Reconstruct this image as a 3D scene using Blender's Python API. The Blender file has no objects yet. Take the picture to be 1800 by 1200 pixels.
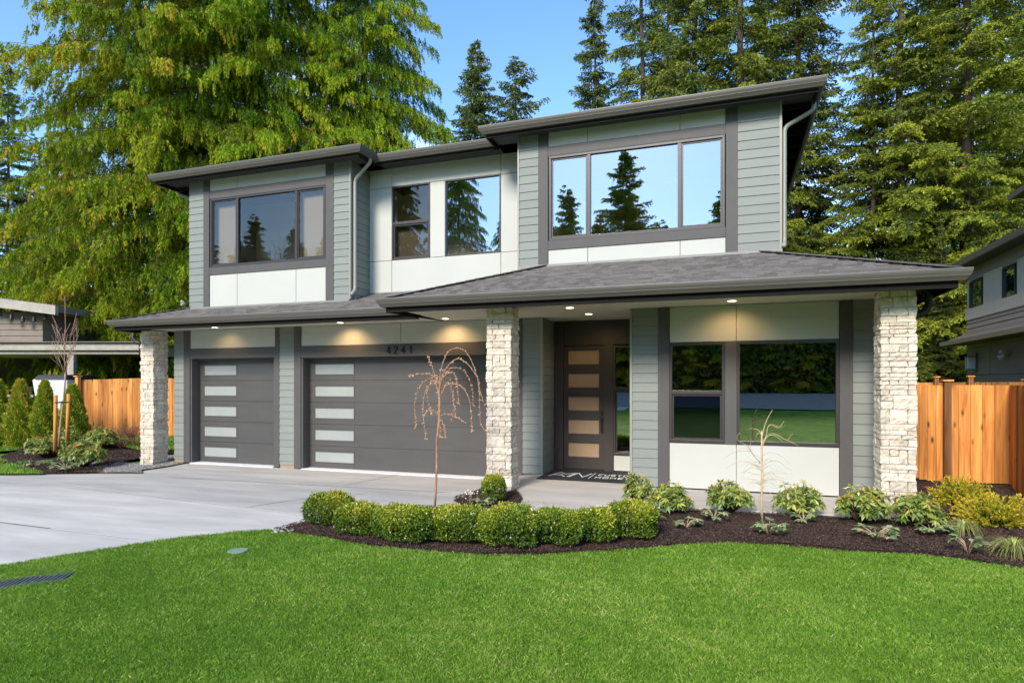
import bpy, bmesh, math, random
import numpy as np
from mathutils import Vector, Matrix
from mathutils.geometry import delaunay_2d_cdt
rnd = random.Random(7)
NR = np.random.default_rng(11)
SC = bpy.context.scene
R = math.radians
COL = SC.collection

# ------------------------------------------------------------------ camera, sky, sun, exposure
YAW = R(19.284); CS, SN = math.cos(YAW), math.sin(YAW); FPX, CXP, CYP, CAMH = 1086.9, 900.0, 675.3, 1.704
cam = bpy.data.cameras.new('camera'); camo = bpy.data.objects.new('camera', cam); COL.objects.link(camo)
cam.sensor_width = 36; cam.lens = 36*FPX/1800; cam.shift_y = (CYP-600)/1800; cam.clip_start = 0.1; cam.clip_end = 3000
camo.location = (0, 0, CAMH); camo.rotation_euler = (R(90), 0, YAW); SC.camera = camo
SUN_EL, SUN_AZ = R(34), R(-9)       # azimuth measured from -Y (behind the camera) towards +X
sund = Vector((math.sin(SUN_AZ)*math.cos(SUN_EL), -math.cos(SUN_AZ)*math.cos(SUN_EL), math.sin(SUN_EL)))
sl = bpy.data.lights.new('sun', 'SUN'); so = bpy.data.objects.new('sun', sl); COL.objects.link(so)
sl.energy = 2.3; sl.angle = R(18); sl.color = (1.0, 0.925, 0.82); so.location = (0, -20, 40)
so.rotation_euler = (-sund).to_track_quat('-Z', 'Y').to_euler()
W = bpy.data.worlds.new("World"); SC.world = W; W.use_nodes = True
nt = W.node_tree; nt.nodes.clear()
sky = nt.nodes.new('ShaderNodeTexSky'); sky.sky_type = 'NISHITA'; sky.sun_disc = False
sky.sun_elevation = SUN_EL; sky.sun_rotation = math.atan2(sund.x, sund.y); sky.air_density = 1.0; sky.dust_density = 0.3; sky.ozone_density = 2.2; sky.altitude = 200
bg = nt.nodes.new('ShaderNodeBackground'); bg.inputs['Strength'].default_value = 0.145
wo = nt.nodes.new('ShaderNodeOutputWorld')
tc = nt.nodes.new('ShaderNodeTexCoord'); mp = nt.nodes.new('ShaderNodeMapping'); mp.inputs['Scale'].default_value = (1.6, 1.6, 5.0); mp.inputs['Location'].default_value = (3.1, 0.4, 0.2)
nz = nt.nodes.new('ShaderNodeTexNoise'); nz.inputs['Scale'].default_value = 1.5; nz.inputs['Detail'].default_value = 7; nz.inputs['Roughness'].default_value = 0.6
cr = nt.nodes.new('ShaderNodeValToRGB'); cr.color_ramp.elements[0].position = 0.55; cr.color_ramp.elements[1].position = 0.78
cr.color_ramp.elements[1].color = (0.55, 0.55, 0.55, 1)
mx = nt.nodes.new('ShaderNodeMixRGB'); mx.inputs['Color2'].default_value = (6.0, 6.3, 6.8, 1)
nt.links.new(tc.outputs['Generated'], mp.inputs['Vector']); nt.links.new(mp.outputs[0], nz.inputs['Vector']); nt.links.new(nz.outputs['Fac'], cr.inputs[0])
nt.links.new(cr.outputs[0], mx.inputs['Fac']); hs = nt.nodes.new('ShaderNodeHueSaturation'); hs.inputs['Saturation'].default_value = 1.14; nt.links.new(sky.outputs[0], hs.inputs['Color']); nt.links.new(hs.outputs[0], mx.inputs['Color1']); nt.links.new(mx.outputs[0], bg.inputs['Color']); nt.links.new(bg.outputs[0], wo.inputs['Surface'])
SC.view_settings.view_transform = 'Standard'; SC.view_settings.look = 'None'; SC.view_settings.gamma = 1; SC.view_settings.exposure = 1.3
SC.cycles.max_bounces = 7; SC.cycles.transparent_max_bounces = 12; SC.cycles.use_denoising = True

# ------------------------------------------------------------------ ground height and pixel helper
def sm(t):
    t = min(1.0, max(0.0, t)); return t*t*(3-2*t)
def G(x, y):
    porch = sm((x+4.5)/1.0)*sm((y-8.6)/1.6)
    g = -0.14*(1-porch) - 0.09*sm((-x-11)/2.5)*(1-sm((y-10.6)/1.2))
    g += 0.33*sm((-x-13.5)/3.5)*sm((y-11.0)/6.0)
    if x > 2.6: g -= 0.17*sm((x-2.6)/1.0)*sm((y-9)/3)
    g += 1.15*sm((-y-19)/12.0)
    return g
def at(u, v, lift=0.0):                       # the ground point seen at a photo pixel
    a = (u-CXP)/FPX; b = -(v-CYP)/FPX; rx, ry = a*CS-SN, CS+a*SN; z = -0.14
    for _ in range(8):
        k = (z-CAMH)/b; z = G(rx*k, ry*k)+lift
    return (rx*k, ry*k, z)
def atd(u, v, d):                             # point at view depth d
    a = (u-CXP)/FPX*d; return (a*CS-d*SN, d*CS+a*SN, CAMH-(v-CYP)/FPX*d)

# ------------------------------------------------------------------ mesh helpers
WLOC = {}
class MB:
    def __init__(s): s.v = []; s.f = []; s.t = []
    def add(s, vs, fs, t=0.5):
        n = len(s.v); s.v += [tuple(p) for p in vs]; s.f += [tuple(i+n for i in q) for q in fs]; s.t += [t]*len(vs); return s
    def box(s, x0, x1, y0, y1, z0, z1, t=0.5):
        return s.add([(x0,y0,z0),(x1,y0,z0),(x1,y1,z0),(x0,y1,z0),(x0,y0,z1),(x1,y0,z1),(x1,y1,z1),(x0,y1,z1)],
                     [(0,3,2,1),(4,5,6,7),(0,1,5,4),(1,2,6,5),(2,3,7,6),(3,0,4,7)], t)
    def hexa(s, p, t=0.5):
        return s.add(p, [(0,3,2,1),(4,5,6,7),(0,1,5,4),(1,2,6,5),(2,3,7,6),(3,0,4,7)], t)
    def tube(s, pts, rs, n=6, t=0.5, cap=True):
        pts = [Vector(p) for p in pts]; b = len(s.v); m = len(pts)
        if not hasattr(rs, '__len__'): rs = [rs]*m
        pa = None; rings = []
        for i, p in enumerate(pts):
            d = (pts[min(i+1,m-1)]-pts[max(i-1,0)])
            if d.length < 1e-9: d = Vector((0,0,1))
            d.normalize()
            a = d.cross(Vector((0.13,0.21,1)) if abs(d.z) < 0.9 else Vector((1,0.1,0))) if pa is None else pa-d*pa.dot(d)
            if a.length < 1e-6: a = d.cross(Vector((0.3,1,0.2)))
            a.normalize(); pa = a; c = d.cross(a)
            rings.append([p+(a*math.cos(k*2*math.pi/n)+c*math.sin(k*2*math.pi/n))*rs[i] for k in range(n)])
        vs = [q for r_ in rings for q in r_]; fs = []
        for i in range(m-1):
            for k in range(n): fs.append((i*n+k, i*n+(k+1)%n, (i+1)*n+(k+1)%n, (i+1)*n+k))
        if cap: fs += [tuple(range(n-1,-1,-1)), tuple((m-1)*n+k for k in range(n))]
        return s.add(vs, fs, t)
    def build(s, name, mat, parent=None, smooth=False, bevel=0):
        return mesh_obj(name, s.v, s.f, mat, parent, smooth, s.t, bevel)
def mesh_obj(name, verts, faces, mat, parent=None, smooth=False, tint=None, bevel=0):
    me = bpy.data.meshes.new(name); L = Vector((0,0,0))
    if parent is not None: L = WLOC[parent.name]
    me.from_pydata([(v[0]-L.x, v[1]-L.y, v[2]-L.z) for v in verts], [], faces)
    if tint is not None:
        at_ = me.attributes.new('tint', 'FLOAT', 'POINT'); at_.data.foreach_set('value', np.array(tint, dtype=np.float32))
    if smooth: me.polygons.foreach_set('use_smooth', [True]*len(me.polygons))
    me.materials.append(mat)
    o = bpy.data.objects.new(name, me); COL.objects.link(o)
    if parent is not None: o.parent = parent
    WLOC[o.name] = L
    if bevel:
        b = o.modifiers.new('bevel', 'BEVEL'); b.width = bevel; b.segments = 2; b.limit_method = 'ANGLE'; b.angle_limit = R(35)
    return o
def np_mesh(name, V, F, mat, parent=None, tint=None, smooth=False):       # V (n,3) local coords, F (m,4)
    me = bpy.data.meshes.new(name); n, m, k = len(V), len(F), F.shape[1]
    me.vertices.add(n); me.vertices.foreach_set('co', V.astype(np.float32).ravel())
    me.loops.add(m*k); me.loops.foreach_set('vertex_index', F.astype(np.int32).ravel())
    me.polygons.add(m); me.polygons.foreach_set('loop_start', np.arange(0, m*k, k, dtype=np.int32)); me.polygons.foreach_set('loop_total', np.full(m, k, dtype=np.int32))
    if smooth: me.polygons.foreach_set('use_smooth', np.ones(m, dtype=bool))
    me.update(calc_edges=True)
    if tint is not None:
        a = me.attributes.new('tint', 'FLOAT', 'POINT'); a.data.foreach_set('value', tint.astype(np.float32))
    me.materials.append(mat)
    o = bpy.data.objects.new(name, me); COL.objects.link(o)
    if parent is not None: o.parent = parent
    WLOC[o.name] = WLOC[parent.name] if parent is not None else Vector((0,0,0))
    return o
def tag(o, label=None, cat=None, group=None, kind=None):
    if label: o['label'] = label
    if cat: o['category'] = cat
    if group: o['group'] = group
    if kind: o['kind'] = kind
    return o
def thing(name, label, cat, loc, group=None, rz=0):
    o = bpy.data.objects.new(name, None); COL.objects.link(o); o.location = loc; o.rotation_euler.z = rz; o.empty_display_size = 0.2
    WLOC[o.name] = Vector(loc); return tag(o, label, cat, group)
def copy_tree(o, parent=None):
    c = o.copy(); COL.objects.link(c); c.parent = parent
    for ch in list(o.children): copy_tree(ch, c)
    return c

# ------------------------------------------------------------------ materials
def newmat(name):
    m = bpy.data.materials.new(name); m.use_nodes = True; return m, m.node_tree, m.node_tree.nodes['Principled BSDF']
def mat(name, col, rough=0.6, var=0.06, scale=3.0, bump=0.0, bscale=60.0, stretch=(1,1,1), spec=0.5, metal=0.0, tintvar=0.0, col2=None, detail=6):
    m, t, b = newmat(name)
    tc = t.nodes.new('ShaderNodeTexCoord'); mp = t.nodes.new('ShaderNodeMapping'); mp.inputs['Scale'].default_value = stretch
    t.links.new(tc.outputs['Object'], mp.inputs['Vector'])
    n = t.nodes.new('ShaderNodeTexNoise'); n.inputs['Scale'].default_value = scale; n.inputs['Detail'].default_value = detail; n.inputs['Roughness'].default_value = 0.65
    t.links.new(mp.outputs[0], n.inputs['Vector'])
    r = t.nodes.new('ShaderNodeValToRGB'); r.color_ramp.elements[0].position = 0.3; r.color_ramp.elements[1].position = 0.7
    c2 = col2 or col
    r.color_ramp.elements[0].color = tuple(max(0, c*(1-var)) for c in col)+(1,); r.color_ramp.elements[1].color = tuple(c*(1+var) for c in c2)+(1,)
    t.links.new(n.outputs['Fac'], r.inputs[0]); out = r.outputs[0]
    if tintvar:
        a = t.nodes.new('ShaderNodeAttribute'); a.attribute_name = 'tint'
        ma = t.nodes.new('ShaderNodeMath'); ma.operation = 'MULTIPLY_ADD'; ma.inputs[1].default_value = 2*tintvar; ma.inputs[2].default_value = 1-tintvar
        t.links.new(a.outputs['Fac'], ma.inputs[0]); v = t.nodes.new('ShaderNodeVectorMath'); v.operation = 'SCALE'
        t.links.new(out, v.inputs[0]); t.links.new(ma.outputs[0], v.inputs['Scale']); out = v.outputs[0]
    t.links.new(out, b.inputs['Base Color'])
    b.inputs['Roughness'].default_value = rough; b.inputs['Metallic'].default_value = metal; b.inputs['Specular IOR Level'].default_value = spec
    if bump:
        n2 = t.nodes.new('ShaderNodeTexNoise'); n2.inputs['Scale'].default_value = bscale; n2.inputs['Detail'].default_value = 5
        t.links.new(mp.outputs[0], n2.inputs['Vector']); bp = t.nodes.new('ShaderNodeBump'); bp.inputs['Strength'].default_value = bump; bp.inputs['Distance'].default_value = 0.02
        t.links.new(n2.outputs['Fac'], bp.inputs['Height']); t.links.new(bp.outputs[0], b.inputs['Normal'])
    return m
def leafmat(name, stops, rough=0.5, trans=0.3, objvar=0.0, spec=0.4):
    m, t, b = newmat(name)
    a = t.nodes.new('ShaderNodeAttribute'); a.attribute_name = 'tint'
    r = t.nodes.new('ShaderNodeValToRGB'); el = r.color_ramp.elements
    while len(el) < len(stops): el.new(0.5)
    for e, (p, c) in zip(el, stops): e.position = p; e.color = c+(1,)
    t.links.new(a.outputs['Fac'], r.inputs[0]); out = r.outputs[0]
    if objvar:
        oi = t.nodes.new('ShaderNodeObjectInfo'); ma = t.nodes.new('ShaderNodeMath'); ma.operation = 'MULTIPLY_ADD'; ma.inputs[1].default_value = 2*objvar; ma.inputs[2].default_value = 1-objvar
        t.links.new(oi.outputs['Random'], ma.inputs[0]); v = t.nodes.new('ShaderNodeVectorMath'); v.operation = 'SCALE'
        t.links.new(out, v.inputs[0]); t.links.new(ma.outputs[0], v.inputs['Scale']); out = v.outputs[0]
    t.links.new(out, b.inputs['Base Color']); b.inputs['Roughness'].default_value = rough; b.inputs['Specular IOR Level'].default_value = spec
    tr = t.nodes.new('ShaderNodeBsdfTranslucent'); t.links.new(out, tr.inputs['Color']); ms = t.nodes.new('ShaderNodeMixShader'); ms.inputs[0].default_value = trans
    t.links.new(b.outputs[0], ms.inputs[1]); t.links.new(tr.outputs[0], ms.inputs[2]); t.links.new(ms.outputs[0], t.nodes['Material Output'].inputs['Surface'])
    return m
def glassmat(name, refl=0.5, tint=(0.75,0.78,0.75), wav=0.02, gc=(0.62,0.72,0.86)):
    m, t, b = newmat(name); t.nodes.remove(b)
    tr = t.nodes.new('ShaderNodeBsdfTransparent'); tr.inputs['Color'].default_value = tint+(1,)
    gl = t.nodes.new('ShaderNodeBsdfGlossy'); gl.inputs['Roughness'].default_value = 0.0; gl.inputs['Color'].default_value = gc+(1,)
    lw = t.nodes.new('ShaderNodeLayerWeight'); lw.inputs['Blend'].default_value = 0.35
    mr = t.nodes.new('ShaderNodeMapRange'); mr.inputs['To Min'].default_value = refl; mr.inputs['To Max'].default_value = min(1, refl+0.4)
    t.links.new(lw.outputs['Fresnel'], mr.inputs['Value'])
    n = t.nodes.new('ShaderNodeTexNoise'); n.inputs['Scale'].default_value = 1.3; n.inputs['Detail'].default_value = 1; tc = t.nodes.new('ShaderNodeTexCoord'); t.links.new(tc.outputs['Object'], n.inputs['Vector'])
    bp = t.nodes.new('ShaderNodeBump'); bp.inputs['Strength'].default_value = wav; bp.inputs['Distance'].default_value = 0.1; t.links.new(n.outputs['Fac'], bp.inputs['Height']); t.links.new(bp.outputs[0], gl.inputs['Normal'])
    ms = t.nodes.new('ShaderNodeMixShader'); t.links.new(mr.outputs[0], ms.inputs[0]); t.links.new(tr.outputs[0], ms.inputs[1]); t.links.new(gl.outputs[0], ms.inputs[2])
    t.links.new(ms.outputs[0], t.nodes['Material Output'].inputs['Surface']); return m
def emis(name, col, s):
    m, t, b = newmat(name); b.inputs['Base Color'].default_value = col+(1,); b.inputs['Emission Color'].default_value = col+(1,); b.inputs['Emission Strength'].default_value = s; return m
def woodmat(name, c1, c2, knots=True, axis='z'):
    m, t, b = newmat(name)
    tc = t.nodes.new('ShaderNodeTexCoord'); mp = t.nodes.new('ShaderNodeMapping'); mp.inputs['Scale'].default_value = (14, 14, 0.9)
    a = t.nodes.new('ShaderNodeAttribute'); a.attribute_name = 'tint'
    cx = t.nodes.new('ShaderNodeCombineXYZ'); mu = t.nodes.new('ShaderNodeMath'); mu.operation = 'MULTIPLY'; mu.inputs[1].default_value = 37.0
    t.links.new(a.outputs['Fac'], mu.inputs[0]); t.links.new(mu.outputs[0], cx.inputs[2]); t.links.new(mu.outputs[0], cx.inputs[0])
    ad = t.nodes.new('ShaderNodeVectorMath'); t.links.new(tc.outputs['Object'], ad.inputs[0]); t.links.new(cx.outputs[0], ad.inputs[1]); t.links.new(ad.outputs[0], mp.inputs['Vector'])
    n = t.nodes.new('ShaderNodeTexNoise'); n.inputs['Scale'].default_value = 1.0; n.inputs['Detail'].default_value = 8; n.inputs['Distortion'].default_value = 0.8
    t.links.new(mp.outputs[0], n.inputs['Vector']); r = t.nodes.new('ShaderNodeValToRGB')
    r.color_ramp.elements[0].position = 0.32; r.color_ramp.elements[0].color = c1+(1,); r.color_ramp.elements[1].position = 0.68; r.color_ramp.elements[1].color = c2+(1,)
    t.links.new(n.outputs['Fac'], r.inputs[0])
    ma = t.nodes.new('ShaderNodeMath'); ma.operation = 'MULTIPLY_ADD'; ma.inputs[1].default_value = 0.95; ma.inputs[2].default_value = 0.52; t.links.new(a.outputs['Fac'], ma.inputs[0])
    v = t.nodes.new('ShaderNodeVectorMath'); v.operation = 'SCALE'; t.links.new(r.outputs[0], v.inputs[0]); t.links.new(ma.outputs[0], v.inputs['Scale']); out = v.outputs[0]
    if knots:
        mk = t.nodes.new('ShaderNodeMapping'); mk.inputs['Scale'].default_value = (5.3, 5.3, 2.1); t.links.new(ad.outputs[0], mk.inputs['Vector'])
        vo = t.nodes.new('ShaderNodeTexVoronoi'); vo.inputs['Scale'].default_value = 1.0; t.links.new(mk.outputs[0], vo.inputs['Vector'])
        rk = t.nodes.new('ShaderNodeValToRGB'); rk.color_ramp.elements[0].position = 0.06; rk.color_ramp.elements[0].color = (1,1,1,1); rk.color_ramp.elements[1].position = 0.19; rk.color_ramp.elements[1].color = (0,0,0,1)
        t.links.new(vo.outputs['Distance'], rk.inputs[0]); mk2 = t.nodes.new('ShaderNodeMixRGB'); mk2.inputs['Color2'].default_value = (0.13,0.04,0.015,1)
        t.links.new(rk.outputs[0], mk2.inputs['Fac']); t.links.new(out, mk2.inputs['Color1']); out = mk2.outputs[0]
    t.links.new(out, b.inputs['Base Color']); b.inputs['Roughness'].default_value = 0.7; b.inputs['Specular IOR Level'].default_value = 0.25
    bp = t.nodes.new('ShaderNodeBump'); bp.inputs['Strength'].default_value = 0.25; bp.inputs['Distance'].default_value = 0.01; t.links.new(n.outputs['Fac'], bp.inputs['Height']); t.links.new(bp.outputs[0], b.inputs['Normal'])
    return m

M = {}
M['siding'] = mat('sage_lap_siding', (0.200,0.214,0.193), 0.6, 0.05, 5, 0.12, 45, (0.5,0.5,6), tintvar=0.05, spec=0.3)
M['trim'] = mat('charcoal_trim', (0.080,0.076,0.072), 0.6, 0.07, 4, 0.05, 40, spec=0.3)
M['panel'] = mat('pale_panel', (0.46,0.462,0.415), 0.65, 0.025, 1.4, 0.04, 80, spec=0.25, detail=3)
M['gutter'] = mat('grey_gutter', (0.084,0.076,0.064), 0.45, 0.05, 3, spec=0.5)
M['lip'] = mat('gutter_lip', (0.22,0.215,0.20), 0.4, 0.05, 3, spec=0.5)
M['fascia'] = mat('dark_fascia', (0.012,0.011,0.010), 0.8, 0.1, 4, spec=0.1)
M['downspout'] = mat('sage_downspout', (0.26,0.26,0.215), 0.4, 0.04, 4)
M['blackpipe'] = mat('black_pipe', (0.02,0.02,0.022), 0.5, 0.05, 4)
M['soffit'] = mat('pale_soffit', (0.56,0.53,0.43), 0.65, 0.02, 2, spec=0.2)
M['winframe'] = mat('bronze_frame', (0.035,0.029,0.027), 0.4, 0.05, 5)
M['glassU'] = glassmat('upper_glass', 0.50)
M['glassB'] = glassmat('bay_glass', 0.10, (0.96,0.94,0.9), gc=(0.72,0.70,0.66))
M['glassL'] = glassmat('lower_glass', 0.52, (0.55,0.58,0.55), 0.006, (0.95,0.95,0.88))
M['screen'] = glassmat('insect_screen', 0.10, (0.55,0.52,0.47))
M['frost'] = mat('frosted_glass', (0.30,0.32,0.305), 0.22, 0.05, 2.5, spec=0.9)
M['frostlit'] = mat('room_lit_frosted_glass', (0.34,0.24,0.15), 0.2, 0.08, 2.5, spec=0.8)  # glow of the lit room behind is put into the tan base colour
M['gdoor'] = mat('garage_door_panel', (0.066,0.0635,0.060), 0.45, 0.10, 1.1, 0.12, 120, (1,1,4), spec=0.5, detail=4)
M['door'] = mat('entry_door', (0.042,0.034,0.031), 0.45, 0.12, 4, spec=0.4)
M['black'] = mat('black_metal', (0.012,0.012,0.013), 0.35, 0.05, 4)
M['interior'] = mat('beige_wall', (0.72,0.60,0.44), 0.8, 0.03, 2, spec=0.1)
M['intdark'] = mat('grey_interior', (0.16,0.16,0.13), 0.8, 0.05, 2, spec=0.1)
M['roofdark'] = mat('upper_roof', (0.06,0.058,0.06), 0.8, 0.2, 30)
M['shingle'] = mat('asphalt_shingle', (0.145,0.130,0.119), 0.85, 0.35, 90, 0.5, 300, tintvar=0.26, spec=0.2)
M['white'] = mat('white_paint', (0.75,0.75,0.73), 0.4, 0.03, 3)
M['mat'] = mat('doormat_rubber', (0.012,0.012,0.015), 0.85, 0.2, 60, 0.3, 400)
M['tan'] = mat('tan_foundation', (0.28,0.22,0.14), 0.8, 0.2, 10)
M['cedar'] = woodmat('cedar_boards', (0.42,0.135,0.025), (0.74,0.33,0.085))
M['post'] = woodmat('treated_post', (0.12,0.05,0.018), (0.26,0.12,0.045), knots=False)
M['bark'] = mat('bark', (0.10,0.072,0.052), 0.9, 0.45, 6, 0.8, 22, (1,1,0.25), spec=0.1)
M['barkred'] = mat('cedar_bark', (0.13,0.075,0.05), 0.9, 0.4, 6, 0.8, 22, (1,1,0.2), spec=0.1)
M['twig'] = mat('pale_twig', (0.36,0.19,0.11), 0.7, 0.45, 14)
M['twig2'] = mat('maple_bark', (0.50,0.37,0.21), 0.7, 0.3, 25)
M['twig3'] = mat('grey_twig', (0.36,0.22,0.15), 0.7, 0.25, 25)
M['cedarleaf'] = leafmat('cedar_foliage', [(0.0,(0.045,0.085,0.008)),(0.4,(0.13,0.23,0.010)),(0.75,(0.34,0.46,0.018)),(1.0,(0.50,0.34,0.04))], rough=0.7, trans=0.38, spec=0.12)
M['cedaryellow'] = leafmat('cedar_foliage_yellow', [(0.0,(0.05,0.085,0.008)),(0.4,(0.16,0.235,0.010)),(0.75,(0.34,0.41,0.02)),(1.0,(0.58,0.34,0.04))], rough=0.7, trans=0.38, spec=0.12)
M['firleaf'] = leafmat('fir_needles', [(0.0,(0.045,0.062,0.016)),(0.5,(0.125,0.17,0.022)),(1.0,(0.33,0.36,0.035))], rough=0.7, trans=0.2, objvar=0.22, spec=0.15)
M['firdark'] = leafmat('dark_fir_needles', [(0.0,(0.04,0.056,0.02)),(0.6,(0.10,0.14,0.032)),(1.0,(0.23,0.26,0.05))], rough=0.7, trans=0.2, objvar=0.18, spec=0.15)
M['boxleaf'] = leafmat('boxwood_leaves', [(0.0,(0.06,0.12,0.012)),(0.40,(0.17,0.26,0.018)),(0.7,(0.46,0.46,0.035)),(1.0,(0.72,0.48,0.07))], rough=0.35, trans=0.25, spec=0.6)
M['thuja'] = leafmat('arborvitae_foliage', [(0.0,(0.08,0.14,0.012)),(0.45,(0.22,0.33,0.02)),(0.8,(0.44,0.47,0.035)),(1.0,(0.58,0.32,0.06))], trans=0.25)
M['rhodo'] = leafmat('rhododendron_leaves', [(0.0,(0.06,0.11,0.025)),(0.45,(0.17,0.25,0.045)),(0.75,(0.40,0.43,0.08)),(0.92,(0.62,0.46,0.10)),(1.0,(0.66,0.24,0.05))], rough=0.4, trans=0.15, spec=0.6)
M['helle'] = leafmat('hellebore_leaves', [(0.0,(0.09,0.16,0.05)),(0.6,(0.24,0.33,0.12)),(1.0,(0.50,0.50,0.30))], rough=0.45, trans=0.2)
M['carex'] = leafmat('sedge_blades', [(0.0,(0.16,0.24,0.04)),(0.6,(0.42,0.46,0.10)),(1.0,(0.62,0.58,0.26))], rough=0.5, trans=0.3)
M['goldcon'] = leafmat('golden_cypress', [(0.0,(0.10,0.18,0.012)),(0.5,(0.34,0.38,0.02)),(1.0,(0.80,0.44,0.03))], trans=0.25)
M['petal'] = mat('pale_petals', (0.80,0.70,0.58), 0.6, 0.1, 20)
M['redflower'] = mat('red_bloom', (0.70,0.05,0.03), 0.5, 0.2, 30)
M['lawnbase'] = mat('lawn_soil', (0.075,0.145,0.018), 0.95, 0.35, 2.0, 0.4, 60, spec=0.1, col2=(0.13,0.24,0.028))
M['grass'] = leafmat('grass_blades', [(0.0,(0.085,0.17,0.012)),(0.5,(0.18,0.345,0.028)),(0.85,(0.35,0.50,0.07)),(1.0,(0.58,0.55,0.22))], rough=0.5, trans=0.35)

def facemat_concrete():
    m, t, b = newmat('broom_concrete'); tc = t.nodes.new('ShaderNodeTexCoord')
    mp = t.nodes.new('ShaderNodeMapping'); mp.inputs['Scale'].default_value = (0.35, 1.6, 1); mp.inputs['Rotation'].default_value = (0,0,R(-6)); t.links.new(tc.outputs['Object'], mp.inputs['Vector'])
    n1 = t.nodes.new('ShaderNodeTexNoise'); n1.inputs['Scale'].default_value = 1.6; n1.inputs['Detail'].default_value = 9; n1.inputs['Roughness'].default_value = 0.62; t.links.new(mp.outputs[0], n1.inputs['Vector'])
    mp2 = t.nodes.new('ShaderNodeMapping'); mp2.inputs['Scale'].default_value = (4, 90, 1); t.links.new(tc.outputs['Object'], mp2.inputs['Vector'])
    n2 = t.nodes.new('ShaderNodeTexNoise'); n2.inputs['Scale'].default_value = 1.0; n2.inputs['Detail'].default_value = 3; t.links.new(mp2.outputs[0], n2.inputs['Vector'])
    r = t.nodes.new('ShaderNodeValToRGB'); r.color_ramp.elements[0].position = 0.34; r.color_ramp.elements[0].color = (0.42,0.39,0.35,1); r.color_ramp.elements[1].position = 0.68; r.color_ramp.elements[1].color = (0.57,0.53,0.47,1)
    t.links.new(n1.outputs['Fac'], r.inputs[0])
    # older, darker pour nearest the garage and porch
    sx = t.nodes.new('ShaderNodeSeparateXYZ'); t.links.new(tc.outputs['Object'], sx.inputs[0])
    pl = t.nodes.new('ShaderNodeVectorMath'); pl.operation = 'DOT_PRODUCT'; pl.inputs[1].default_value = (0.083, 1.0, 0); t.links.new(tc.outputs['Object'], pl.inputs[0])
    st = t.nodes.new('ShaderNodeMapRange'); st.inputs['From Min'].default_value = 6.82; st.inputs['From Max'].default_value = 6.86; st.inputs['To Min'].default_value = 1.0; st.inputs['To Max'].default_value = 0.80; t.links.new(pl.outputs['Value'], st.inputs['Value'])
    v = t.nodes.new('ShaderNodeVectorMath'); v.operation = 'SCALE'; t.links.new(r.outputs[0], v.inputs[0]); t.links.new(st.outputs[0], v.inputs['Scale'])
    t.links.new(v.outputs[0], b.inputs['Base Color']); b.inputs['Roughness'].default_value = 0.75; b.inputs['Specular IOR Level'].default_value = 0.3
    bp = t.nodes.new('ShaderNodeBump'); bp.inputs['Strength'].default_value = 0.12; bp.inputs['Distance'].default_value = 0.01; t.links.new(n2.outputs['Fac'], bp.inputs['Height']); t.links.new(bp.outputs[0], b.inputs['Normal'])
    return m
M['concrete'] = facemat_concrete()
def mulchmat(name, c1, c2, c3, sc=60, bumpd=0.03):
    m, t, b = newmat(name); tc = t.nodes.new('ShaderNodeTexCoord')
    vo = t.nodes.new('ShaderNodeTexVoronoi'); vo.inputs['Scale'].default_value = sc; t.links.new(tc.outputs['Object'], vo.inputs['Vector'])
    n = t.nodes.new('ShaderNodeTexNoise'); n.inputs['Scale'].default_value = sc*0.5; n.inputs['Detail'].default_value = 6; t.links.new(tc.outputs['Object'], n.inputs['Vector'])
    sx = t.nodes.new('ShaderNodeSeparateColor'); t.links.new(vo.outputs['Color'], sx.inputs[0])
    r = t.nodes.new('ShaderNodeValToRGB'); e = r.color_ramp.elements; e[0].position = 0.1; e[0].color = c1+(1,); e[1].position = 0.93; e[1].color = c2+(1,); k = e.new(0.99); k.color = c3+(1,)
    t.links.new(sx.outputs[0], r.inputs[0]); t.links.new(r.outputs[0], b.inputs['Base Color']); b.inputs['Roughness'].default_value = 0.9; b.inputs['Specular IOR Level'].default_value = 0.15
    ad = t.nodes.new('ShaderNodeMath'); t.links.new(vo.outputs['Distance'], ad.inputs[0]); t.links.new(n.outputs['Fac'], ad.inputs[1])
    bp = t.nodes.new('ShaderNodeBump'); bp.inputs['Strength'].default_value = 0.9; bp.inputs['Distance'].default_value = bumpd; t.links.new(ad.outputs[0], bp.inputs['Height']); t.links.new(bp.outputs[0], b.inputs['Normal'])
    return m
M['mulch'] = mulchmat('bark_mulch', (0.022,0.013,0.010), (0.085,0.048,0.034), (0.30,0.19,0.12), 55)
M['gravel'] = mulchmat('crushed_gravel', (0.09,0.085,0.08), (0.32,0.30,0.275), (0.5,0.47,0.43), 38)
M['chip'] = mat('bark_chip', (0.07,0.038,0.026), 0.85, 0.3, 40, tintvar=0.8)
M['stonechip'] = mat('gravel_stone', (0.30,0.28,0.255), 0.8, 0.3, 40, tintvar=0.7)
M['asphalt'] = mat('asphalt', (0.26,0.245,0.225), 0.98, 0.12, 4, 0.2, 90, spec=0.05)
M['stone'] = mat('limestone_veneer', (0.50,0.42,0.325), 0.85, 0.16, 9, 1.0, 24, spec=0.2, tintvar=0.17, col2=(0.64,0.56,0.45))
M['mortar'] = mat('stone_mortar', (0.50,0.44,0.35), 0.9, 0.1, 20)

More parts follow.
